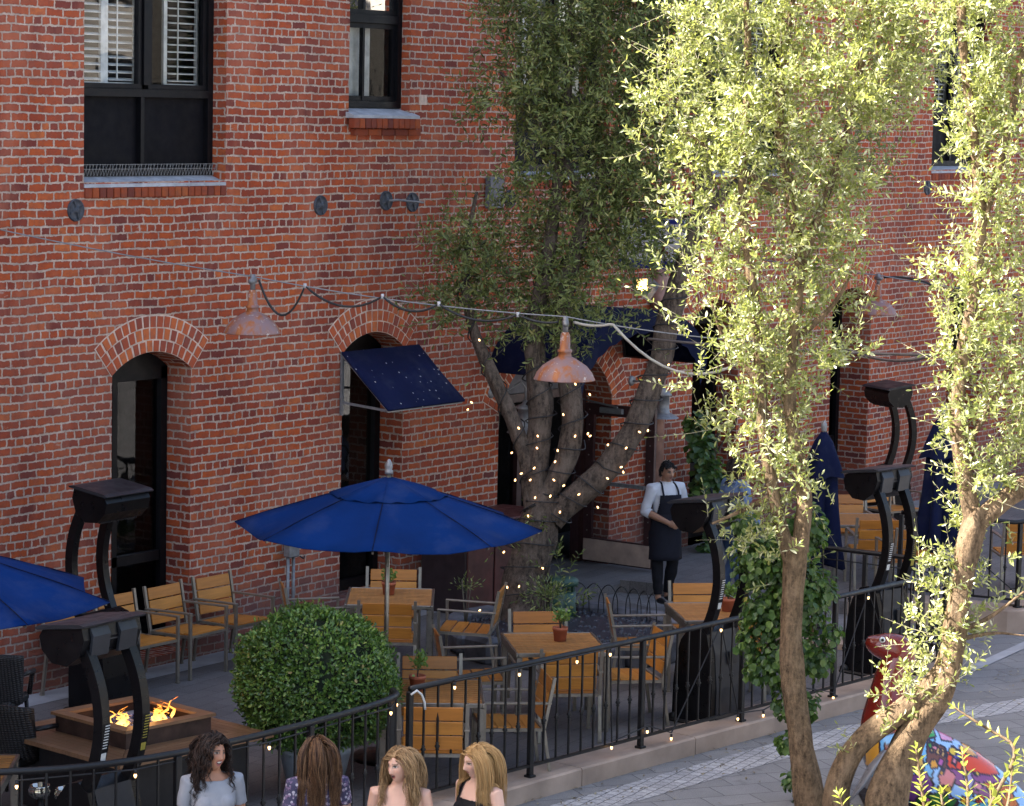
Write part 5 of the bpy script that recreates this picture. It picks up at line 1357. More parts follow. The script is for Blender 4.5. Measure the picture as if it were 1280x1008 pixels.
limbs_r = [
 [(1112, 1080, .24), (1106, 1020, .21), (1112, 975, .17), (1130, 930, .14), (1155, 895, .13), (1176, 860, .125), (1188, 820, .11), (1196, 770, .10), (1205, 715, .10), (1214, 665, .11), (1222, 635, .10)],
 [(1050, 1080, .15), (1042, 1010, .12), (1052, 960, .11), (1082, 920, .10), (1122, 893, .10), (1160, 868, .11), (1182, 835, .08)],
 [(1216, 650, .08), (1205, 590, .07), (1194, 520, .06), (1204, 440, .055), (1220, 360, .05), (1228, 270, .05), (1216, 160, .045), (1200, 30, .04), (1205, -60, .03)],
 [(1220, 655, .09), (1250, 628, .09), (1285, 605, .09), (1330, 560, .08)], [(1228, 280, .04), (1260, 170, .035), (1285, 40, .03)], [(1205, 560, .03), (1245, 500, .025), (1270, 430, .02)],
 [(1195, 790, .03), (1235, 775, .018), (1280, 740, .008)], [(1195, 800, .025), (1240, 790, .012), (1282, 795, .006)]]
clumps_r = [(1185, 20, 45, .8), (1240, 20, 62), (1290, 50, 55), (1225, 90, 50, .8), (1275, 120, 55), (1195, 110, 26, .6), (1240, 165, 46, .8), (1285, 190, 46), (1200, 175, 30, .7), (1255, 240, 44), (1215, 260, 36, .8), (1280, 290, 44), (1230, 320, 44), (1190, 330, 26, .6), (1270, 370, 48), (1215, 390, 44), (1175, 395, 24, .8), (1250, 440, 50), (1195, 455, 38), (1285, 470, 40), (1225, 510, 46), (1196, 515, 20, .8), (1270, 545, 44), (1210, 565, 42), (1250, 590, 34), (1206, 605, 20, .8), (1215, 630, 30, .9), (1270, 620, 18, .6), (1205, 680, 26), (1188, 725, 24), (1215, 735, 24), (1178, 768, 28), (1205, 790, 28), (1163, 785, 18, .8), (1235, 775, 18, .6), (1172, 812, 26), (1150, 842, 18, .9), (1195, 830, 16), (1132, 838, 13, .8, -.1), (1122, 858, 18, 1.0, -.1), (1110, 880, 13, 1.0, -.1), (1138, 868, 16, 1.0, -.1), (1085, 910, 6, 1.0, -.1), (1070, 930, 5, .8), (1160, 470, 10), (1166, 350, 16), (1146, 700, 10), (1158, 730, 16), (1130, 780, 12), (1150, 760, 12), (1255, 690, 14), (1265, 745, 12)]
tree('olive_tree', 'sunlit olive tree with a low crossing limb, in front of the painted sea lion', 'tree', b2, DR, limbs_r, clumps_r, MAT['barkolive'], MAT['leafolive'], MAT['twig'], 25, .069, .024, 6, .21, group='sunlit olive trees by the street', up=.45, rs=.92, topk=1.35, tuft=9, tr=.065)
# young tree whose top shoots reach into the lower right corner
DN = 10.2
bn = at(1195, 1000, d=DN); bn.z = -.10
t = thing('young_tree', 'bright yellow green leafy shoots nearest the viewer in the lower right corner', 'tree', bn)
stems = [[(1200, 1100), (1240, 1000), (1278, 935), (1235, 912), (1192, 884)], [(1190, 1100), (1160, 1040), (1152, 985), (1145, 935)], [(1200, 1100), (1208, 1050), (1211, 990), (1203, 942)], [(1150, 1110), (1090, 1070), (1062, 1035), (1048, 992)], [(1220, 1100), (1250, 1040), (1262, 1000), (1266, 955)], [(1230, 1100), (1280, 1050), (1290, 990), (1280, 945)], [(1180, 1110), (1120, 1080), (1095, 1050), (1078, 1015)], [(1220, 1100), (1232, 1060), (1240, 1015), (1238, 985)], [(1200, 1110), (1180, 1065), (1180, 1020), (1176, 990)]]
m = MB(); PP, DD, SS, LL, WW = [], [], [], [], []
trunk_top = at(1195, 1180, d=DN)
for k, st in enumerate(stems):
    P = [trunk_top - bn] + [at(a, b_, d=DN + .22 * math.sin(k * 2.1) + .03 * i) - bn for i, (a, b_) in enumerate(st)]
    P = smooth_path([Vector(p) for p in P], 2); n = len(P); m.tube(P, [.012 - .009 * i / n for i in range(n)], 6)
    L = path_len(P[n // 4:]); seg = resample(P[n // 4:], .026)
    for i in range(1, len(seg) - 1, 1):
        tg = (seg[i + 1] - seg[i - 1]).normalized(); sd = tg.cross(Vector((math.sin(i), math.cos(i * .7), .4))).normalized(); bb = tg.cross(sd)
        for sg in (1, -1):
            a = i * 1.57 + rng.uniform(-.3, .3); la = (sd * math.cos(a) + bb * math.sin(a)) * sg; d = (la + tg * rng.uniform(.6, 1.0)).normalized()
            PP.append(seg[i]); DD.append(d); SS.append(d.cross(tg + Vector((rng.uniform(-.3, .3), 0, .2))).normalized()); f = 1 - .45 * i / len(seg); LL.append(.078 * f * rng.uniform(.8, 1.15)); WW.append(.027 * f * rng.uniform(.85, 1.2))
    PP.append(seg[-1]); DD.append((seg[-1] - seg[-2]).normalized()); SS.append(sd); LL.append(.03); WW.append(.01)
m.tube([(0, 0, 0), (.02, .03, 1.0), trunk_top - bn], [.05, .04, .014], 10); m.build('trunk', MAT['barkolive'], t)
a = [np.array([tuple(v) for v in q]) for q in (PP, DD, SS)]
leaf_mesh('crown', a[0], a[1], a[2], np.cross(a[2], a[1]), np.array(LL), np.array(WW), MAT['leafnear'], t, .25)

# clipped topiary ball in a pale pot
BC = at(395, 852, Y=-4.35); RB = .655
t = thing('topiary_ball', 'large clipped round green bush in a pale pot behind the railing', 'bush', (BC.x, BC.y, 0))
n = 24000; u = unit(nrs.normal(0, 1, (n, 3))); lump = 1 + .03 * np.sin(u[:, 0] * 3.1 + u[:, 2] * 2.3 + .7) + .035 * np.sin(u[:, 0] * 7 + 1) * np.sin(u[:, 1] * 6) + .025 * np.sin(u[:, 2] * 9 + u[:, 0] * 5)
P = u * (RB * lump * np.where(nrs.uniform(0, 1, n) < .05, nrs.uniform(1.0, 1.06, n), nrs.uniform(.88, 1.0, n)))[:, None] * np.array([1.04, 1.04, .93]) + np.array([0, 0, BC.z]); Dd = unit(u * .55 + nrs.normal(0, .6, (n, 3)) + np.array([0, 0, .25])); S = unit(np.cross(Dd, u + nrs.normal(0, .5, (n, 3)))); N = np.cross(S, Dd)
keep = np.array([noise.noise(Vector((float(q[0]) * 5.5, float(q[1]) * 5.5, float(q[2]) * 5.5))) < .42 for q in u]); P, Dd, S, N = P[keep], Dd[keep], S[keep], N[keep]; n = len(P)
leaf_mesh('foliage', P, Dd, S, N, nrs.uniform(.026, .054, n), nrs.uniform(.014, .028, n), MAT['leafbox'], t)
m = MB(); m.ball((0, 0, BC.z), RB * .86, 28, 18); m.build('dark_core', MAT['core'], t)  # solid dark ball blocking the view, its colour standing for the inner shade
m = MB(); m.tube([(0, 0, .3), (0, 0, BC.z - .4)], .045, 10); m.build('trunk', MAT['barkoak'], t)
m = MB(); m.lathe([(.0, .0), (.22, .0), (.30, .34), (.33, .36), (.33, .42), (.29, .42), (.28, .36), (.0, .36)], 28); m.build('pot', simple('pale_glazed_pot', (.30, .34, .40), .4, 0, .12), t)

# ivy that climbs behind the slender olive trunk
DI = 22.75
iv = [(985, 690, 44), (1012, 660, 28), (945, 700, 36), (1000, 745, 46), (955, 765, 36), (1028, 735, 22), (985, 815, 44), (1022, 820, 26), (950, 830, 24), (988, 870, 26), (1010, 880, 18), (930, 655, 22, .8), (1040, 790, 14, .7), (985, 925, 13), (990, 975, 12), (996, 1010, 10), (935, 800, 16, .7), (1000, 905, 12)]
bi = at(1004, 1010, d=DI); bi.z = -.10
t = thing('ivy', 'dark green ivy hanging in a column behind the slender olive trunk', 'climbing plant', bi)
PP, DD, SS = [], [], []
for c in iv:
    r = c[2] * DI / FPX; n = int(c[2] ** 2 * .26 * (c[3] if len(c) > 3 else 1) + 14); c0 = np.array(at(c[0], c[1], d=DI)) - np.array(bi)
    u = unit(nrs.normal(0, 1, (n, 3))); PP.append(c0 + u * (r * nrs.uniform(0, 1, n) ** .45)[:, None] * np.array([1, .75, 1.05]))
    d = unit(u * .6 + np.array([0, 0, -.75]) + nrs.normal(0, .35, (n, 3))); DD.append(d); SS.append(unit(np.cross(d, u + np.array([0, 0, .4]) + nrs.normal(0, .2, (n, 3)))))
P = np.concatenate(PP); Dd = np.concatenate(DD); S = np.concatenate(SS); n = len(P); k = nrs.uniform(.045, .085, n)
leaf_mesh('foliage', P, Dd, S, np.cross(S, Dd), k, k * nrs.uniform(.8, 1.1, n), MAT['leafivy'], t)
m = MB()
for pts in ([(1012, 1050), (1000, 960), (992, 860), (985, 760), (985, 690), (1010, 650)], [(992, 860), (1015, 800), (1022, 740)], [(985, 760), (950, 720), (932, 670)], [(985, 800), (955, 810), (940, 790)]):
    P_ = smooth_path([at(a_, b_, d=DI) - bi for a_, b_ in pts], 2); m.tube(P_, [.022 * (1 - .8 * i / len(P_)) for i in range(len(P_))], 7)
m.build('stem', MAT['barkolive'], t)
# vine on the brick pier right of the entrance
bv = Vector((30.05, -.30, 0)); t = thing('vine', 'leafy vine on the brick pier right of the entrance, behind the patio heater', 'climbing plant', bv); PP, DD, SS = [], [], []
for px, py, r_ in ((885, 595, 30), (876, 560, 24), (908, 615, 26), (870, 630, 20), (895, 650, 24), (868, 530, 18), (885, 690, 18)):
    r = r_ * 34.5 / FPX; n = int(r_ ** 2 * .22); c0 = np.array(at(px, py, Y=-.42) - bv); u = unit(nrs.normal(0, 1, (n, 3))); PP.append(c0 + u * (r * nrs.uniform(0, 1, n) ** .45)[:, None] * np.array([1, .5, 1]))
    d = unit(u * .6 + np.array([0, -.3, -.7]) + nrs.normal(0, .35, (n, 3))); DD.append(d); SS.append(unit(np.cross(d, u + np.array([0, -.5, .4]))))
P = np.concatenate(PP); Dd = np.concatenate(DD); S = np.concatenate(SS); n = len(P); k = nrs.uniform(.08, .14, n)
leaf_mesh('foliage', P, Dd, S, np.cross(S, Dd), k, k * nrs.uniform(.8, 1.0, n), MAT['leafivy'], t)
m = MB(); m.tube([(0, .1, 0), (.05, .05, .6), (-.05, 0, 1.2), (.08, -.05, 1.9), (-.1, -.05, 2.5)], [.03, .028, .024, .018, .008], 8); m.tube([(-.05, 0, 1.2), (.3, -.1, 1.6), (.45, -.1, 2.0)], [.018, .012, .006], 6); m.build('stem', MAT['barkoak'], t)
# rosemary like tufts in the planter
def tuft(px, py, d, r, n, label, name='shrub'):
    c = at(px, py, d=d); t = thing(name, label, 'plant', (c.x, c.y, .2)); u = unit(nrs.normal(0, 1, (n, 3)) * (1, 1, .5) + (0, 0, .6)); P = nrs.normal(0, r * .35, (n, 3)) * (1, 1, .3) + np.array([0, 0, c.z - .2]) + u * (r * nrs.uniform(0, 1, n))[:, None]
    S = unit(np.cross(u, nrs.normal(0, 1, (n, 3)))); leaf_mesh('foliage', P, u, S, np.cross(S, u), nrs.uniform(.03, .06, n), nrs.uniform(.010, .018, n), MAT['leafoak'], t)
    m = MB()
    for k in range(5): a = rng.uniform(0, 6.28); m.tube([(0, 0, -.02), (r * .4 * math.cos(a), r * .4 * math.sin(a), c.z - .2 + r * .6)], [.008, .003], 5)
    m.build('stem', MAT['twigdark'], t)
tuft(684, 745, 28.1, .20, 420, 'small grey green herb growing against the foot of the light wrapped tree')
tuft(583, 735, 28.4, .13, 90, 'thin sprig growing at the left of the planter before the cabinet', 'sprig')

# ------------------------------------------------------------------ painted sea lion
DS = 22.9
c0 = at(1150, 1000, d=DS); c0.z = -.10
st = thing('sea_lion_sculpture', 'painted sea lion sculpture with a raised glossy red head and a cityscape body', 'sculpture', c0)
SX = RIGHT.copy(); SX.z = 0; SX.normalize()
def sl(px, py, off=0): return at(px, py, d=DS + off) - c0
rows = [(1340, 1062, .03), (1312, 1050, .10), (1275, 1025, .20), (1232, 1000, .29), (1190, 978, .345), (1150, 962, .36), (1122, 938, .33), (1110, 905, .25), (1109, 878, .175), (1112, 852, .140), (1119, 832, .135), (1127, 820, .135), (1122, 813, .140), (1108, 809, .122), (1095, 806, .094), (1087, 802, .060), (1083, 800, .034)]
P = [sl(a, b_) for a, b_, _ in rows]; Rr = [c for _, _, c in rows]
for _ in range(3):
    q = [P[0]]; r = [Rr[0]]
    for i in range(len(P) - 1): q += [P[i].lerp(P[i + 1], .25), P[i].lerp(P[i + 1], .75)]; r += [Rr[i] * .75 + Rr[i + 1] * .25, Rr[i] * .25 + Rr[i + 1] * .75]
    q.append(P[-1]); r.append(Rr[-1]); P, Rr = q, r
m = MB(); m.tube(P, Rr, 96, up0=tuple(FWD))
body = m.build('body', MAT['black'], st)
for v in body.data.vertices:
    if v.co.z < .02: v.co.z = .02
sd = body.modifiers.new('fine', 'SUBSURF'); sd.levels = 1; sd.render_levels = 1; sd.subdivision_type = 'SIMPLE'
dg = bpy.context.evaluated_depsgraph_get(); me2 = bpy.data.meshes.new_from_object(body.evaluated_get(dg)); body.modifiers.clear(); body.data = me2
ca = me2.color_attributes.new('paint', 'FLOAT_COLOR', 'POINT')
def inside(p, poly):
    c = False; j = len(poly) - 1
    for i in range(len(poly)):
        if (poly[i][1] > p[1]) != (poly[j][1] > p[1]) and p[0] < (poly[j][0] - poly[i][0]) * (p[1] - poly[i][1]) / (poly[j][1] - poly[i][1]) + poly[i][0]: c = not c
        j = i
    return c
# flat mural laid out on the animal's flank (its own length and height axes)
MUR = [((.30, .50, .85), [(0, 0), (2000, 0), (2000, 2000), (0, 2000)]),
 ((.16, .42, .75), [(1060, 880), (1170, 880), (1150, 1010), (1060, 1010)]), ((.60, .22, .42), [(1170, 908), (1190, 905), (1200, 916), (1186, 925), (1172, 922)]),
 ((.03, .30, .05), [(1146, 892), (1162, 890), (1166, 918), (1146, 920)]), ((.62, .30, .03), [(1078, 925), (1094, 920), (1096, 955), (1080, 958)]),
 ((.03, .04, .20), [(1092, 900), (1112, 896), (1112, 912), (1094, 914)]), ((.20, .04, .03), [(1100, 925), (1112, 928), (1106, 962), (1100, 962)]),
 ((.60, .06, .015), [(1178, 935), (1186, 928), (1194, 936), (1202, 926), (1210, 936), (1218, 928), (1228, 945), (1240, 950), (1245, 965), (1220, 965), (1190, 958), (1176, 952)]),
 ((.66, .30, .02), [(1192, 932), (1204, 927), (1214, 934), (1218, 944), (1204, 940)]),
 ((.14, .05, .035), [(1153, 920), (1176, 930), (1176, 955), (1150, 948)]), ((.55, .33, .12), [(1156, 925), (1161, 927), (1160, 936), (1155, 934)]), ((.55, .33, .12), [(1164, 928), (1168, 930), (1168, 938), (1163, 937)]), ((.55, .33, .12), [(1171, 931), (1174, 933), (1174, 941), (1170, 940)]),
 ((.60, .36, .05), [(1128, 940), (1146, 938), (1148, 956), (1130, 958)]), ((.16, .05, .22), [(1128, 962), (1150, 958), (1160, 975), (1136, 1000), (1126, 990)]),
 ((.22, .06, .20), [(1176, 953), (1200, 958), (1240, 966), (1262, 985), (1250, 1000), (1210, 985), (1184, 972)]), ((.50, .12, .02), [(1222, 972), (1256, 978), (1268, 1004), (1240, 1006)]), ((.62, .22, .03), [(1232, 980), (1240, 978), (1248, 1006), (1236, 1006)]),
 ((.60, .20, .22), [(1164, 960), (1176, 954), (1186, 962), (1184, 976), (1168, 978)]), ((.62, .42, .20), [(1164, 975), (1174, 974), (1174, 990), (1164, 990)]),
 ((.03, .16, .03), [(1140, 990), (1165, 984), (1190, 992), (1182, 1008), (1140, 1010)]), ((.12, .45, .62), [(1195, 992), (1240, 1000), (1290, 1030), (1290, 1080), (1180, 1080), (1185, 1008)]),
 ((.35, .30, .55), [(1196, 962), (1206, 960), (1212, 975), (1200, 982)])]
kx = DS / FPX
r4 = random.Random(5); PAL = [(.62, .05, .02), (.65, .30, .02), (.05, .30, .55), (.42, .10, .35), (.05, .25, .05), (.62, .45, .05), (.60, .22, .30), (.10, .08, .35)]
for k_ in range(34):
    cx_, cy_ = r4.uniform(1128, 1270), r4.uniform(925, 1015); rr_ = r4.uniform(2.5, 6.5)
    MUR.append((PAL[k_ % 8], [(cx_ + rr_ * r4.uniform(.6, 1.3) * math.cos(q * .9), cy_ + rr_ * r4.uniform(.6, 1.3) * math.sin(q * .9)) for q in range(7)]))
inv = []
ptsm = [v.co.copy() for v in me2.vertices]
zc = sl(1150, 950).z
o0 = sl(1150, 950)
for i, p in enumerate(ptsm):
    d = p - o0; u = 1150 + d.dot(RIGHT) / kx; v = 950 - d.dot(UP) / kx
    if v < 912 and u < 1132 or v < 880: c = (.17, .013, .008)
    else:
        c = None; best = None
        for cc, poly in MUR:
            if inside((u, v), poly):
                c = cc
        ring = [(u + a_, v + b_) for a_, b_ in ((1.1, 0), (-1.1, 0), (0, 1.1), (0, -1.1))]
        def top(pt):
            r_ = None
            for cc, poly in MUR:
                if inside(pt, poly): r_ = cc
            return r_
        if any(top(r_) != c for r_ in ring): c = (.03, .02, .03)
        if v > 1030: c = (.25, .26, .28)
    ca.data[i].color = (*c, 1)
n_ = NT('glossy_mural_paint'); at_ = n_.new('ShaderNodeVertexColor', layer_name='paint'); n_.set(Base_Color=at_.outputs[0], Roughness=.22, Coat_Weight=.5); body.data.materials.clear(); body.data.materials.append(n_.m)
for p_ in body.data.polygons: p_.use_smooth = True
m = MB()
e_ = sl(1103, 803, -.115)
m.ball(tuple(e_ + UP * .02), .026, 12, 8); m.build('eye', simple('sculpture_eye_white', (.7, .7, .7), .2), st)
m = MB(); m.ball(tuple(e_ + UP * .02 - FWD * .016), .015, 10, 7); m.build('pupil', simple('sculpture_pupil', (.01, .01, .01), .2), st)
for sx in (-1, 1):
    m = MB(); r0 = sl(1106, 940, -.30 if sx < 0 else .25); tip = sl(1062 if sx < 0 else 1075, 1002, -.42 if sx < 0 else .35)
    m.tube([r0, r0.lerp(tip, .35) + Vector((0, 0, .02)), r0.lerp(tip, .7), tip], [.08, .10, .08, .02], 12, ratio=.30, up0=tuple(FWD)); m.build('flipper', simple('pale_grey_paint', (.20, .20, .22), .35), st)
m = MB(); m.box((0.05, 0, .0), (1.1, .62, .05), Matrix.Rotation(math.atan2(SX.y, SX.x), 4, 'Z'), .01); m.build('plinth', MAT['iron'], st)

# leaf litter that has blown along the kerb
n = 520; s_ = nrs.uniform(-2.5, 12, n); o_ = -.12 - np.abs(nrs.normal(0, .55, n))
P = np.array([tuple(kp(a, b_, -.088)) for a, b_ in zip(s_, o_)]); a = nrs.uniform(0, 6.28, n); Dd = np.stack([np.cos(a), np.sin(a), nrs.uniform(-.1, .25, n)], 1); S = np.stack([-np.sin(a), np.cos(a), nrs.uniform(-.2, .2, n)], 1)
o = leaf_mesh('fallen_leaves', P, Dd, S, np.tile((0, 0, 1.0), (n, 1)), nrs.uniform(.03, .07, n), nrs.uniform(.010, .022, n), leaf_material('dry_leaf', [(0, (.10, .07, .035)), (.6, (.22, .17, .09)), (1, (.42, .38, .26))], .1, (.3, .25, .1)))
tag(o, 'dry fallen olive leaves blown along the kerb and over the pavers', 'leaf litter', kind='stuff')
# ------------------------------------------------------------------ people
CF = Vector((FWD.x, FWD.y, 0)).normalized(); CR = Vector((RIGHT.x, RIGHT.y, 0)).normalized()
def yaw_of(f): return math.atan2(f.x, -f.y)
def loft(mb, rings, n=20):
    V = []
    for z, w, d, cx, cy in rings:
        for j in range(n):
            a = 2 * math.pi * j / n; c_, s_ = math.cos(a), math.sin(a)
            V.append((cx + w * math.copysign(abs(c_) ** .85, c_), cy + d * math.copysign(abs(s_) ** .9, s_), z))
    k = len(rings)
    F = [(i * n + j, i * n + (j + 1) % n, (i + 1) * n + (j + 1) % n, (i + 1) * n + j) for i in range(k - 1) for j in range(n)]
    F += [tuple(reversed(range(n))), tuple((k - 1) * n + j for j in range(n))]
    mb.add(V, F)
def gauss(a, s): return math.exp(-(a / s) ** 2)
def head_mesh(mb, M, mouth=0.0, smile=0.0, female=True):
    n, m = 72, 60; V = []
    for i in range(m + 1):
        th = math.pi * i / m
        for j in range(n):
            ph = 2 * math.pi * j / n; dx, dy, dz = math.sin(th) * math.cos(ph), math.sin(th) * math.sin(ph), math.cos(th)
            x, y, z = .073 * dx, .093 * dy, .114 * dz
            if dz < 0: k = (-dz) ** 1.4; x *= 1 - .30 * k; y = y * (1 - .18 * k) - .012 * k
            if dy > 0: y *= 1.04
            if dy < 0:
                f = min(1, -dy * 1.6); o = 0
                t = (.016 - z) / .048
                if -.2 < t < 1.25: o += gauss(x, .0085 + .006 * max(0, min(1, t))) * (.004 + .022 * max(0, min(1, t)) ** 1.2) * (1 if t < 1 else max(0, 1 - (t - 1) * 4))
                o += .004 * gauss(z - .030, .009) * gauss(x, .05)
                for s_ in (-1, 1):
                    o -= .0075 * gauss(x - s_ * .031, .016) * gauss(z - .012, .011); o += .0035 * gauss(x - s_ * .031, .010) * gauss(z - .012, .006)
                    o += (.004 + .004 * smile) * gauss(x - s_ * .042, .018) * gauss(z + .022, .018)
                zl = -.052
                o += .0065 * gauss(x, .020) * (gauss(z - zl - .007, .006) + gauss(z - zl + .008 + mouth * .012, .006))
                if mouth > 0: o -= .012 * gauss(x, .015 + .008 * smile) * gauss(z - zl + mouth * .005, .004 + .007 * mouth)
                o += .009 * gauss(x, .020) * gauss(z + .094, .014); o -= .004 * gauss(x, .03) * gauss(z + .074, .008)
                y -= o * f
            V.append((x, y, z))
    F = [(i * n + j, i * n + (j + 1) % n, (i + 1) * n + (j + 1) % n, (i + 1) * n + j) for i in range(m) for j in range(n)]
    mb.add(V, F, True, M)
    for s_ in (-1, 1): mb.ball((0, 0, 0), 1, 12, 9, M @ Matrix.Translation((s_ * .073, .006, -.004)) @ Matrix.Rotation(s_ * .3, 4, 'Z') @ Matrix.Diagonal((.009, .020, .031, 1)))
def hand(mb, w, d, palm_n, side, curl=.5):
    """w wrist point, d direction of the hand, palm_n the way the palm looks, side towards the thumb"""
    d = d.normalized(); side = (side - d * side.dot(d)).normalized(); palm_n = d.cross(side) * (1 if d.cross(side).dot(palm_n) > 0 else -1)
    M = Matrix((side, palm_n, d)).transposed().to_4x4(); M.translation = w + d * .045
    mb.ball((0, 0, 0), 1, 12, 9, M @ Matrix.Diagonal((.040, .016, .055, 1)))
    for k, (o, L) in enumerate(((.028, .070), (.0095, .078), (-.0095, .073), (-.028, .058))):
        p = w + side * o + d * .085; c = curl + .10 * k; q = []
        dd = d.copy(); q.append(p); ang = 0
        for f in (.45, .32, .23):
            ang += c * .75; dd = d * math.cos(ang) + palm_n * math.sin(ang); p = p + dd * L * f * 1.05; q.append(p)
        mb.tube(q, [.0088, .0085, .0078, .0062], 8)
    p = w + side * .030 + d * .03
    mb.tube([p, p + side * .022 + d * .026 + palm_n * .008, p + side * .026 + d * .052 + palm_n * .020, p + side * .020 + d * .072 + palm_n * .028], [.012, .0108, .0095, .007], 8)

def person(label, loc, f_body, f_head, spec):
    """spec: sex, skin, hair style, clothes ... returns the thing"""
    yaw = yaw_of(f_body); fem = spec.get('female', True); sc = spec.get('scale', 1.0)
    t = thing('person', label, 'person', loc, yaw, spec.get('group')); t.scale = (sc, sc, sc)
    mb = MB(); fw = 1.0 if fem else 1.14
    loft(mb, [(.80, .12, .09, 0, .01), (.85, .158, .112, 0, .012), (.92, .165 if fem else .155, .118, 0, .015), (1.0, .140 if fem else .145, .103, 0, .005), (1.07, .122 * fw, .092, 0, 0), (1.15, .134 * fw, .100, 0, -.004), (1.225, .146 * fw, .118 if fem else .112, 0, -.016 if fem else -.006), (1.30, .154 * fw, .104, 0, -.004), (1.36, .158 * fw, .080, 0, .006), (1.398, .118 * fw, .066, 0, .010), (1.425, .066, .058, 0, .010), (1.46, .051 * (1 if fem else 1.15), .054, 0, .004), (1.53, .050 * (1 if fem else 1.15), .056, 0, -.006), (1.56, .046, .05, 0, -.008)], 28)
    if fem:
        for s_ in (-1, 1): mb.ball((0, 0, 0), 1, 14, 10, Matrix.Translation((s_ * .068, -.088, 1.225)) @ Matrix.Diagonal((.062, .048, .060, 1)))
    arms = spec['arms']   # right (-x), left (+x): elbow, wrist
    bones = {'torso': [(Vector((0, 0, .84)), Vector((0, 0, 1.36)), .15)], 'head': [(Vector((0, -.01, 1.47)), Vector((0, -.01, 1.66)), .08)]}
    for s_, key in ((-1, 'R'), (1, 'L')):
        sh = Vector((s_ * .168 * fw, .008, 1.362)); el = Vector(arms[key][0]); wr = Vector(arms[key][1]); k = 1.0 if fem else 1.18
        mb.tube([Vector((s_ * .10, .008, 1.372)), sh, sh.lerp(el, .3), sh.lerp(el, .75), el, el.lerp(wr, .25), el.lerp(wr, .7), wr, wr + (wr - el).normalized() * .03], [r * k for r in (.050, .054, .047, .040, .037, .039, .031, .0255, .024)], 16)
        d = (wr - el).normalized(); inn = Vector((-s_, -.3, 0)); th = Vector((0, -1, .2)) if abs(d.z) > .7 else Vector((-s_ * .2, -.2, 1))
        hand(mb, wr, d, inn if abs(d.z) > .7 else Vector((0, .2, -1)), th, .45)
        bones['uarm' + key] = [(sh, el, .05)]; bones['farm' + key] = [(el, wr + d * .2, .04)]
        hp, kn, an = Vector((s_ * .088, .01, .84)), Vector((s_ * .092 + spec.get('step', 0) * 0, -.012 - .05 * s_ * spec.get('step', 0), .46)), Vector((s_ * .095, .022 + .12 * s_ * spec.get('step', 0), .085))
        mb.tube([hp, hp.lerp(kn, .35), hp.lerp(kn, .8), kn, kn.lerp(an, .28), kn.lerp(an, .75), an, an - Vector((0, 0, .05))], [.092, .082, .062, .055, .056, .040, .034, .036], 16)
        mb.ball((0, 0, 0), 1, 14, 9, Matrix.Translation(an + Vector((0, -.065, -.052))) @ Matrix.Diagonal((.042, .125, .036, 1)))
        bones['leg' + key] = [(hp - Vector((0, 0, .04)), kn, .08), (kn, an, .045)]; bones['foot' + key] = [(an + Vector((0, .05, -.06)), an + Vector((0, -.16, -.06)), .03)]
    # head turned towards f_head
    rel = yaw_of(f_head) - yaw; HM = Matrix.Translation((0, -.018, 1.562)) @ Matrix.Rotation(rel, 4, 'Z') @ Matrix.Rotation(spec.get('nod', 0), 4, 'X') @ Matrix.Rotation(spec.get('tilt', 0), 4, 'Y')
    head_mesh(mb, HM, spec.get('mouth', 0), spec.get('smile', 0), fem)
    body = mb.build('body', MAT['black'], t, fix=True)
    rm = body.modifiers.new('r', 'REMESH'); rm.mode = 'VOXEL'; rm.voxel_size = spec.get('voxel', .0055); rm.use_smooth_shade = True
    sm = body.modifiers.new('s', 'SMOOTH'); sm.factor = .5; sm.iterations = 2
    dg = bpy.context.evaluated_depsgraph_get(); me = bpy.data.meshes.new_from_object(body.evaluated_get(dg)); body.modifiers.clear(); body.data = me
    nv = len(me.vertices); co = np.empty(nv * 3, np.float32); me.vertices.foreach_get('co', co); co = co.reshape(-1, 3)
    no = np.empty(nv * 3, np.float32); me.vertices.foreach_get('normal', no); no = no.reshape(-1, 3)
    names = list(bones); best = np.full(nv, 9e9); part = np.zeros(nv, int); along = np.zeros(nv)
    for k, nm in enumerate(names):
        for a, b, r in bones[nm]:
            a_, b_ = np.array(a), np.array(b); ab = b_ - a_; f = np.clip(((co - a_) @ ab) / (ab @ ab), 0, 1); dd = np.linalg.norm(co - a_ - f[:, None] * ab, axis=1) / r
            w = dd < best; best[w] = dd[w]; part[w] = k; along[w] = f[w]
    pn = np.array(names)[part]
    # skin, lips, eyes, brows painted on the one body surface
    Hi = np.array(HM.inverted()); L = co @ Hi[:3, :3].T + Hi[:3, 3]; hx, hy, hz = L.T
    C = np.tile(np.array([*spec['skin'], 1.0], np.float32), (nv, 1)); isf = (hy < -.045) & (hz > -.10) & (hz < .06)
    mo = spec.get('mouth', 0); sk = np.array(spec['skin'])
    chk = np.exp(-((np.abs(hx) - .040) / .018) ** 2 - ((hz + .020) / .018) ** 2) * isf * .35
    C[:, :3] = C[:, :3] * (1 - chk[:, None]) + np.array(sk * (1.05, .72, .66)) * chk[:, None]
    socket_shade = isf & (np.abs(np.abs(hx) - .031) < .020) & (np.abs(hz - .014) < .012); C[socket_shade, :3] = sk * .62  # eye-socket shade painted into the skin tone
    wid = .021 + .006 * spec.get('smile', 0); zc = -.052 - mo * .006 + .10 * 0
    up_ = spec.get('smile', 0) * .25 * np.abs(hx); lz = hz - up_
    lip = isf & (np.abs(hx) < wid) & (np.abs(lz - zc) < (.0095 + mo * .010) * np.sqrt(np.clip(1 - (hx / wid) ** 2, 0, 1)) + .001); C[lip, :3] = spec.get('lips', (.30, .07, .07))
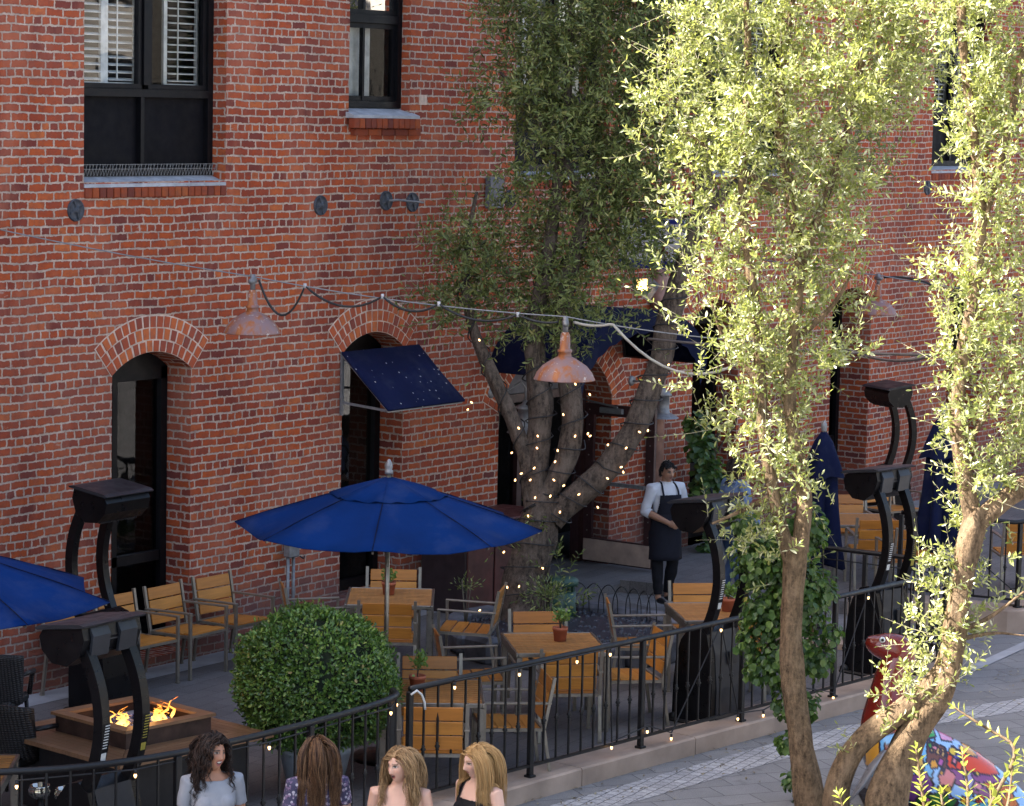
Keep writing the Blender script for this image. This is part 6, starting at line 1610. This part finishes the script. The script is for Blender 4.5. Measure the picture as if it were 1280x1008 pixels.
    if mo > 0:
        inn_ = isf & (np.abs(hx) < wid * .80) & (np.abs(lz - zc) < (mo * .0115) * np.sqrt(np.clip(1 - (hx / (wid * .8)) ** 2, 0, 1))); C[inn_, :3] = (.05, .012, .012)
        te = inn_ & (lz > zc + .0005) if spec.get('smile', 0) > .4 else inn_ & (lz > zc + mo * .006); C[te, :3] = (.72, .70, .66)
    ex = np.abs(np.abs(hx) - .031); eo = spec.get('eye', .0052)
    e1 = isf & ((ex / .0145) ** 2 + ((hz - .0115) / eo) ** 2 < 1); C[e1, :3] = (.36, .33, .31)
    ir = e1 & (ex < .0072); C[ir, :3] = (.02, .014, .01)
    ln = isf & ~e1 & ((ex / .0165) ** 2 + ((hz - .0125) / (eo + .003)) ** 2 < 1) & (hz > .0115); C[ln, :3] = (.02, .014, .012)
    br = isf & (np.abs(hx) > .012) & (np.abs(hx) < .050) & (np.abs(hz - .031 + .10 * (np.abs(hx) - .028) ** 2 * 10) < .0036); C[br, :3] = np.array(spec['hair'][0]) * .8 + sk * .12
    if spec.get('shoes') is not None: C[np.char.startswith(pn.astype(str), 'foot'), :3] = spec['shoes']
    if not fem and spec.get('stubble'): sb = isf & (hz < -.03) & ~lip; C[sb, :3] = C[sb, :3] * .75
    ca = me.color_attributes.new('paint', 'FLOAT_COLOR', 'POINT'); ca.data.foreach_set('color', C.ravel())
    n_ = NT('skin_' + spec['id']); vc = n_.new('ShaderNodeVertexColor', layer_name='paint'); n_.set(Base_Color=vc.outputs[0], Roughness=.48, Subsurface_Weight=.12, Subsurface_Radius=(.02, .008, .005)); me.materials.clear(); me.materials.append(n_.m)
    # clothes: shells that follow the body
    fv = np.empty(len(me.loops), np.int32); me.loops.foreach_get('vertex_index', fv); ls = np.empty(len(me.polygons), np.int32); me.polygons.foreach_get('loop_start', ls); lt = np.empty(len(me.polygons), np.int32); me.polygons.foreach_get('loop_total', lt)
    quads = fv[ls[lt == 4][:, None] + np.arange(4)]
    for nm, cond, mat, off, wr in spec['clothes']:
        ok = cond(co, pn, along); fq = quads[ok[quads].all(1)]
        if not len(fq): continue
        ids, invx = np.unique(fq, return_inverse=True)
        wv = np.array([noise.noise(Vector((float(p[0]) * 9, float(p[1]) * 9, float(p[2]) * 13))) for p in co[ids]]) * wr
        V = co[ids] + no[ids] * (off + wv)[:, None]
        o = np_mesh(nm, V, invx.reshape(-1, 4), mat, t, True)
        so = o.modifiers.new('thick', 'SOLIDIFY'); so.thickness = .006; so.offset = -.6
        s2 = o.modifiers.new('soft', 'SMOOTH'); s2.factor = .5; s2.iterations = 3
    if spec.get('locks'): hair(t, HM, spec, rel)
    return t
def hair(t, HM, spec, rel):
    h = spec['locks']; R_ = random.Random(h.get('seed', 3)); N_ = h['n']; Lh = h['len']; amp = h['amp']; frq = h['freq']
    A = Vector((.079, .102, .120)); mb = MB(); face_dir = (HM.to_3x3() @ Vector((0, -1, 0))); side_dir = HM.to_3x3() @ Vector((1, 0, 0)); c = HM @ Vector((0, .004, .004))
    cap = MB(); V = []; n, m = 36, 22
    for i in range(m + 1):
        th = math.pi * .64 * i / m
        for j in range(n):
            ph = 2 * math.pi * j / n; dx, dy, dz = math.sin(th) * math.cos(ph), math.sin(th) * math.sin(ph), math.cos(th)
            k = 1.0
            if dy < -.25 and dz < .55 + .15 * abs(dx): k = .80
            if dy < .05 and dz < -.1: k = .86
            V.append(HM @ Vector((.081 * dx * k, (.101 * dy + .006) * k, .121 * dz * k + .003)))
    cap.add(V, [(i * n + j, i * n + (j + 1) % n, (i + 1) * n + (j + 1) % n, (i + 1) * n + j) for i in range(m) for j in range(n)], True)
    mat = NT('hair_' + spec['id']); g = mat.new('ShaderNodeNewGeometry'); st = spec['hair']
    cc = mat.ramp(g.outputs['Random Per Island'], [(i / (len(st) - 1), x) for i, x in enumerate(st)]); co_ = mat.coord(); cc = mat.mix(mat.ramp(mat.noise(mat.mapping(co_, (160, 160, 12)), 1.0, 3), [(.35, .12), (.65, 0)]), cc, tuple(x * .5 for x in st[0]))
    mat.set(Base_Color=cc, Roughness=h.get('rough', .5), Specular_IOR_Level=.28)
    hb = cap.build('hair', mat.m, t)
    G_ = h.get('grp', 1)
    for k in range(N_):
        if k % G_ == 0:
          for _ in range(50):
            d = Vector((R_.gauss(0, 1), R_.gauss(0, 1), R_.gauss(0, 1))).normalized()
            if d.z < -.35 or (d.y < -.30 and d.z < .50) or (d.y < 0 and d.z < .12): continue
            break
          d0 = d; gph = (R_.uniform(0, 6.28), R_.uniform(0, 6.28), R_.uniform(.8, 1.25), R_.uniform(.78, 1.06), h.get('vol', 1.1) * R_.uniform(.97, 1.16))
        if G_ > 1: d = (d0 + Vector((R_.gauss(0, 1), R_.gauss(0, 1), R_.gauss(0, 1))) * .055).normalized()
        p = HM @ Vector((.078 * d.x, .098 * d.y + .005, .117 * d.z + .003)); part = h.get('part', 0.0)
        sgn = 1 if (d.x - part) > 0 else -1
        v = (side_dir * sgn * (.9 if d.z > .5 else .45) * (1.0 if d.y < .1 else .18) - face_dir * (.35 if d.z > .3 else .1) + Vector((0, 0, .25 if d.z > .6 else -.2))).normalized()
        bs = 1 if (HM @ d - HM @ Vector((0, 0, 0))).y > -.25 else -1
        L = Lh * R_.uniform(.75, 1.08) * (1.0 if d.z > -.1 else .85); K = 15; ph1, ph2 = R_.uniform(0, 6.28), R_.uniform(0, 6.28); vol = h.get('vol', 1.10) * R_.uniform(.98, 1.14); pts = [p.copy()]; q = p.copy()
        fx = R_.uniform(.8, 1.25)
        if G_ > 1: ph1, ph2 = gph[0] + R_.gauss(0, .25), gph[1] + R_.gauss(0, .25); fx = gph[2]; L = Lh * gph[3] * R_.uniform(.94, 1.04); vol = gph[4] * R_.uniform(.985, 1.02)
        for i in range(1, K + 1):
            s = i / K; v = (v + Vector((0, 0, -.55)) * (1.0 if i > 1 else .5)).normalized(); q = q + v * (L / K)
            e = HM.inverted() @ q; e = Vector((e.x / A.x, (e.y - .006) / A.y, (e.z - .003) / A.z))
            if e.length < vol: e = e.normalized() * vol; q = HM @ Vector((e.x * A.x, e.y * A.y + .006, e.z * A.z + .003))
            e = HM.inverted() @ q                                   # keep the face clear
            if e.y < h.get('fy', -.030) and -.16 < e.z < .075:
                lim = h.get('face', .062)
                if abs(e.x) < lim: e.x = lim * sgn; q = HM @ e
            if q.z < 1.44:
                a, b = .175, .118; qq = Vector((q.x / a, (q.y + .002) / b, 0)); 
                if q.z < 1.42 and 0 < qq.length < 1.0 and abs(q.x) < a * .97:
                    ty = bs * b * math.sqrt(1 - (q.x / a) ** 2) * min(1, (1.46 - q.z) / .07); q.y = ty if bs * q.y < bs * ty else q.y
            w = amp * min(1, s * 1.6); off = side_dir * (w * math.sin(frq * fx * s * L + ph1)) + face_dir * (w * math.cos(frq * fx * s * L + ph2))
            fin = q + off; e = HM.inverted() @ fin
            if e.y < h.get('fy', -.020) and -.18 < e.z < .080 and abs(e.x) < h.get('face', .062): e.x = h.get('face', .062) * sgn; fin = HM @ e
            pts.append(fin)
        r = h['r'] * R_.uniform(.75, 1.2)
        mb.tube(pts, [r * (.55 + .6 * math.sin(math.pi * min(1, i / K * 1.2 + .12))) * (1 - .75 * (i / K) ** 3) for i in range(K + 1)], 4, ratio=.8)
    # soft flyaway wisps
    lk = mb.build('locks', mat.m, hb, fix=False)
def P_(v): return np.array(v)
def cloth_mat(name, c, var=.15, pat=None):
    n_ = NT(name); co_ = n_.coord()
    cc = n_.ramp(n_.noise(co_, 9, 4), [(.3, tuple(x * (1 - var) for x in c)), (.7, tuple(min(1, x * (1 + var)) for x in c))])
    if pat:
        v = n_.new('ShaderNodeTexVoronoi'); v.inputs['Scale'].default_value = 34; n_.ln(co_, v.inputs['Vector'])
        cc = n_.mix(n_.ramp(v.outputs['Distance'], [(.30, 1), (.42, 0)]), cc, pat[0]); cc = n_.mix(n_.ramp(n_.noise(co_, 38, 3, .6), [(.54, 0), (.60, .9)]), cc, pat[1])
    n_.set(Base_Color=cc, Roughness=.85, Specular_IOR_Level=.25); n_.bump(n_.noise(co_, 14, 4), .35, .008)
    return n_.m
HANG = {'R': ((-.215, .03, 1.09), (-.205, -.05, .86)), 'L': ((.215, .03, 1.09), (.205, -.05, .86))}
def is_(pn, *k): return np.isin(pn, k)
def legs(co, pn, al): return (is_(pn, 'legR', 'legL') & (co[:, 2] > .10)) | (is_(pn, 'torso') & (co[:, 2] < 1.02))
def tee(neck, sl=.62):
    def f(co, pn, al):
        nz = neck - .035 * np.clip(-co[:, 1] / .06, 0, 1)
        return (is_(pn, 'torso', 'head') & (co[:, 2] > .93) & (co[:, 2] < nz)) | (is_(pn, 'uarmR', 'uarmL') & (al < sl))
    return f
def tank(co, pn, al):
    x, y, z = np.abs(co[:, 0]), co[:, 1], co[:, 2]
    return is_(pn, 'torso', 'head') & (z > .93) & ((z < 1.31) | ((x > .082) & (x < .122) & (z < 1.43)))  & ((x < .165) | (z < 1.2))
def strapless(co, pn, al): return is_(pn, 'torso') & (co[:, 2] > .93) & (co[:, 2] < 1.295)
jeans = cloth_mat('blue_denim', (.05, .085, .17)); darkj = cloth_mat('dark_trousers', (.02, .02, .026))
feet = -.10
def stand(px, py, z): p = at(px, py, z=z); return Vector((p.x, p.y, feet))
person('laughing woman with long dark curly hair in a grey t-shirt', stand(266, 924, 1.48), (-CF * .9 + CR * .30), (-CF * .72 + CR * .70), dict(id='curly', scale=.95, skin=(.40, .19, .11), hair=[(.010, .006, .005), (.022, .012, .009), (.05, .026, .018)], lips=(.34, .09, .08), mouth=1.0, smile=1.0, step=.6, nod=R(-6), tilt=R(7), eye=.0045, arms=HANG, shoes=(.5, .5, .5), group='women walking past the railing',
   clothes=[('tshirt', tee(1.415), cloth_mat('heather_grey_jersey', (.27, .28, .31), .08), .010, .006), ('trousers', legs, jeans, .012, .006)], locks=dict(n=1560, grp=13, len=.38, amp=.019, freq=66, r=.0030, vol=1.24, face=.070, seed=4)))
person('woman seen from behind with long wavy brown hair and a purple flowered blouse', stand(397, 927, 1.48), (CF * .8 - CR * .25), (CF * .75 - CR * .55), dict(id='brown', scale=.95, skin=(.46, .26, .18), hair=[(.035, .016, .010), (.075, .034, .017), (.16, .085, .040), (.20, .11, .055)], nod=R(10), step=-.6, arms=HANG, shoes=(.1, .06, .05), group='women walking past the railing',
   clothes=[('blouse', tee(1.42, .55), cloth_mat('flowered_cotton', (.055, .05, .095), .2, ((.42, .38, .44), (.20, .13, .22))), .012, .008), ('trousers', legs, darkj, .012, .006)], locks=dict(n=2300, grp=4, len=.44, amp=.012, freq=20, r=.0023, vol=1.06, face=.05, seed=8)))
person('woman with wavy blonde hair and bare shoulders, speaking', stand(501, 939, 1.48), (-CF * .95 - CR * .1), (-CF * .74 - CR * .66), dict(id='wavy_blonde', scale=.95, skin=(.56, .33, .245), hair=[(.15, .085, .04), (.28, .17, .08), (.42, .28, .145)], lips=(.34, .10, .095), mouth=.55, step=.5, nod=R(2), tilt=R(-5), arms=HANG, shoes=(.4, .3, .2), group='women walking past the railing',
   clothes=[('top', strapless, cloth_mat('pale_top', (.5, .42, .40)), .010, .005), ('trousers', legs, jeans, .012, .006)], locks=dict(n=2200, grp=6, len=.43, amp=.015, freq=32, r=.0023, vol=1.06, face=.064, seed=12, part=.15)))
person('woman with long straight golden hair and a black tank top, in profile', stand(599, 934, 1.48), (-CF * .60 - CR * .62), (-CF * .48 - CR * .88), dict(id='golden', scale=.95, skin=(.58, .36, .28), hair=[(.26, .145, .055), (.36, .215, .085), (.48, .31, .14)], lips=(.36, .13, .12), nod=R(8), step=-.5, tilt=R(3), eye=.0035, arms=HANG, shoes=(.05, .05, .05), group='women walking past the railing',
   clothes=[('tank_top', tank, cloth_mat('black_jersey', (.008, .008, .010)), .010, .003), ('trousers', legs, jeans, .012, .006)], locks=dict(n=2200, len=.46, amp=.003, freq=12, r=.0023, vol=1.0, face=.070, seed=21, fy=.015)))
# the waiter beside the entrance
wp = at(829, 752, z=0)
white = cloth_mat('white_shirt', (.62, .64, .70), .06); blk = cloth_mat('black_apron_cloth', (.012, .013, .022), .2)
def shirt(co, pn, al): return (is_(pn, 'torso', 'head') & (co[:, 2] > .90) & (co[:, 2] < 1.455)) | is_(pn, 'uarmR', 'uarmL') | (is_(pn, 'farmR', 'farmL') & (al < .16))
def apron(co, pn, al):
    x, y, z = np.abs(co[:, 0]), co[:, 1], co[:, 2]
    return is_(pn, 'torso', 'legR', 'legL') & (y < .03) & (z > .60) & (z < 1.30) & ((z < 1.10) | (x < .13))
w = person('waiter in a white shirt and black apron by the entrance door', wp, (-CF * .85 + CR * .42), (-CF * .85 + CR * .5), dict(id='waiter', female=False, scale=.97, skin=(.38, .20, .125), hair=[(.008, .007, .008), (.02, .018, .018)], lips=(.24, .09, .07), nod=R(5), step=.5, voxel=.0065,
   arms={'R': ((-.275, .02, 1.10), (-.085, -.21, .985)), 'L': ((.275, .02, 1.10), (.11, -.22, 1.0))}, shoes=(.01, .01, .012),
   clothes=[('shirt', shirt, white, .014, .010), ('trousers', legs, cloth_mat('black_trousers', (.010, .010, .014)), .016, .008), ('apron', apron, blk, .034, .004)], locks=dict(n=420, len=.035, amp=.002, freq=20, r=.004, vol=1.03, face=.066, seed=5)))
m = MB()
for s_ in (-1, 1): m.tube(smooth_path([Vector(p) for p in ((s_ * .10, -.135, 1.27), (s_ * .105, -.105, 1.36), (s_ * .085, -.03, 1.445), (s_ * .05, .075, 1.44), (0, .09, 1.43))], 2), .013, 6, ratio=.5)
m.build('apron_strap', blk, w)
sk_ = MB(); V = []; F = []; n = 22                      # the apron skirt hangs free in front of the legs
for i in range(9):
    f = i / 8; z = 1.02 - .50 * f
    for j in range(n + 1):
        a = R(-95) + R(190) * j / n; rr = 1 + .04 * math.sin(a * 5) * f
        V.append(((.185 + .025 * f) * math.sin(a) * rr, -(.145 + .035 * f) * math.cos(a) * rr, z))
for i in range(8):
    for j in range(n): a = i * (n + 1) + j; F.append((a, a + 1, a + n + 2, a + n + 1))
sk_.add(V, F, True); o = sk_.build('apron_skirt', blk, w, fix=False); so_ = o.modifiers.new('thick', 'SOLIDIFY'); so_.thickness = .008
dp = at(916, 752, z=0)
denim = cloth_mat('light_denim_jacket', (.16, .23, .38), .15)
def jacket(co, pn, al): return (is_(pn, 'torso', 'head') & (co[:, 2] > .82) & (co[:, 2] < 1.44)) | is_(pn, 'uarmR', 'uarmL') | (is_(pn, 'farmR', 'farmL') & (al < .7))
d = person('person in a light denim jacket and jeans behind the patio heater', dp, (CF * .5 + CR * .8), (CF * .5 + CR * .8), dict(id='denim', skin=(.46, .27, .20), hair=[(.02, .014, .012), (.05, .03, .02)], step=.8, voxel=.0075, arms={'R': ((-.24, .05, 1.10), (-.20, -.15, .95)), 'L': ((.23, .05, 1.09), (.20, -.08, .88))}, shoes=(.3, .3, .3),
   clothes=[('jacket', jacket, denim, .020, .012), ('jeans', legs, jeans, .014, .008)], locks=dict(n=120, len=.20, amp=.004, freq=20, r=.010, vol=1.05, face=.03, seed=9)))
p = dp - CR * .24 - CF * .12; t = thing('shoulder_bag', 'black bag hanging at the side of the person in denim', 'bag', (p.x, p.y, .72), yaw_of(CR))
m = MB(); m.prism([(-.17, 0), (.17, 0), (.13, .30), (-.13, .30)], 'y', -.06, .06); m.build('bag_body', blk, t); m = MB(); m.tube(smooth_path([Vector(q) for q in ((-.10, 0, .29), (-.06, .06, .62), (.06, .06, .62), (.10, 0, .29))], 2), .012, 6); m.build('strap', blk, t)
# ------------------------------------------------------------------ daylight
SUN_AZ = Vector((-.70, .71, 0)).normalized(); SUN_EL = R(45)
sd_ = (SUN_AZ * math.cos(SUN_EL) + Vector((0, 0, math.sin(SUN_EL)))).normalized()
sl_ = bpy.data.lights.new('sun', 'SUN'); sl_.energy = 5.0; sl_.angle = R(.53); sl_.color = (1.0, .95, .86)
so = bpy.data.objects.new('sun', sl_); col.objects.link(so); so.rotation_euler = sd_.to_track_quat('Z', 'Y').to_euler()
wd = bpy.data.worlds.new('World'); scene.world = wd; wd.use_nodes = True
nt = wd.node_tree; bg = nt.nodes['Background']; sk = nt.nodes.new('ShaderNodeTexSky'); sk.sky_type = 'NISHITA'; sk.sun_disc = False
sk.sun_elevation = SUN_EL; sk.sun_rotation = math.atan2(SUN_AZ.x, SUN_AZ.y); sk.altitude = 10; sk.air_density = 1.0; sk.dust_density = 4.0; sk.ozone_density = 0.2
nt.links.new(sk.outputs[0], bg.inputs[0]); bg.inputs[1].default_value = .085
vs = scene.view_settings; vs.view_transform = 'Standard'; vs.look = 'None'; vs.exposure = 2.53; vs.gamma = 1.0; vs.use_curve_mapping = False
scene.render.engine = 'CYCLES'
c_ = scene.cycles; c_.max_bounces = 8; c_.diffuse_bounces = 4; c_.glossy_bounces = 3; c_.transmission_bounces = 4; c_.transparent_max_bounces = 8; c_.use_denoising = True; c_.sample_clamp_indirect = 8
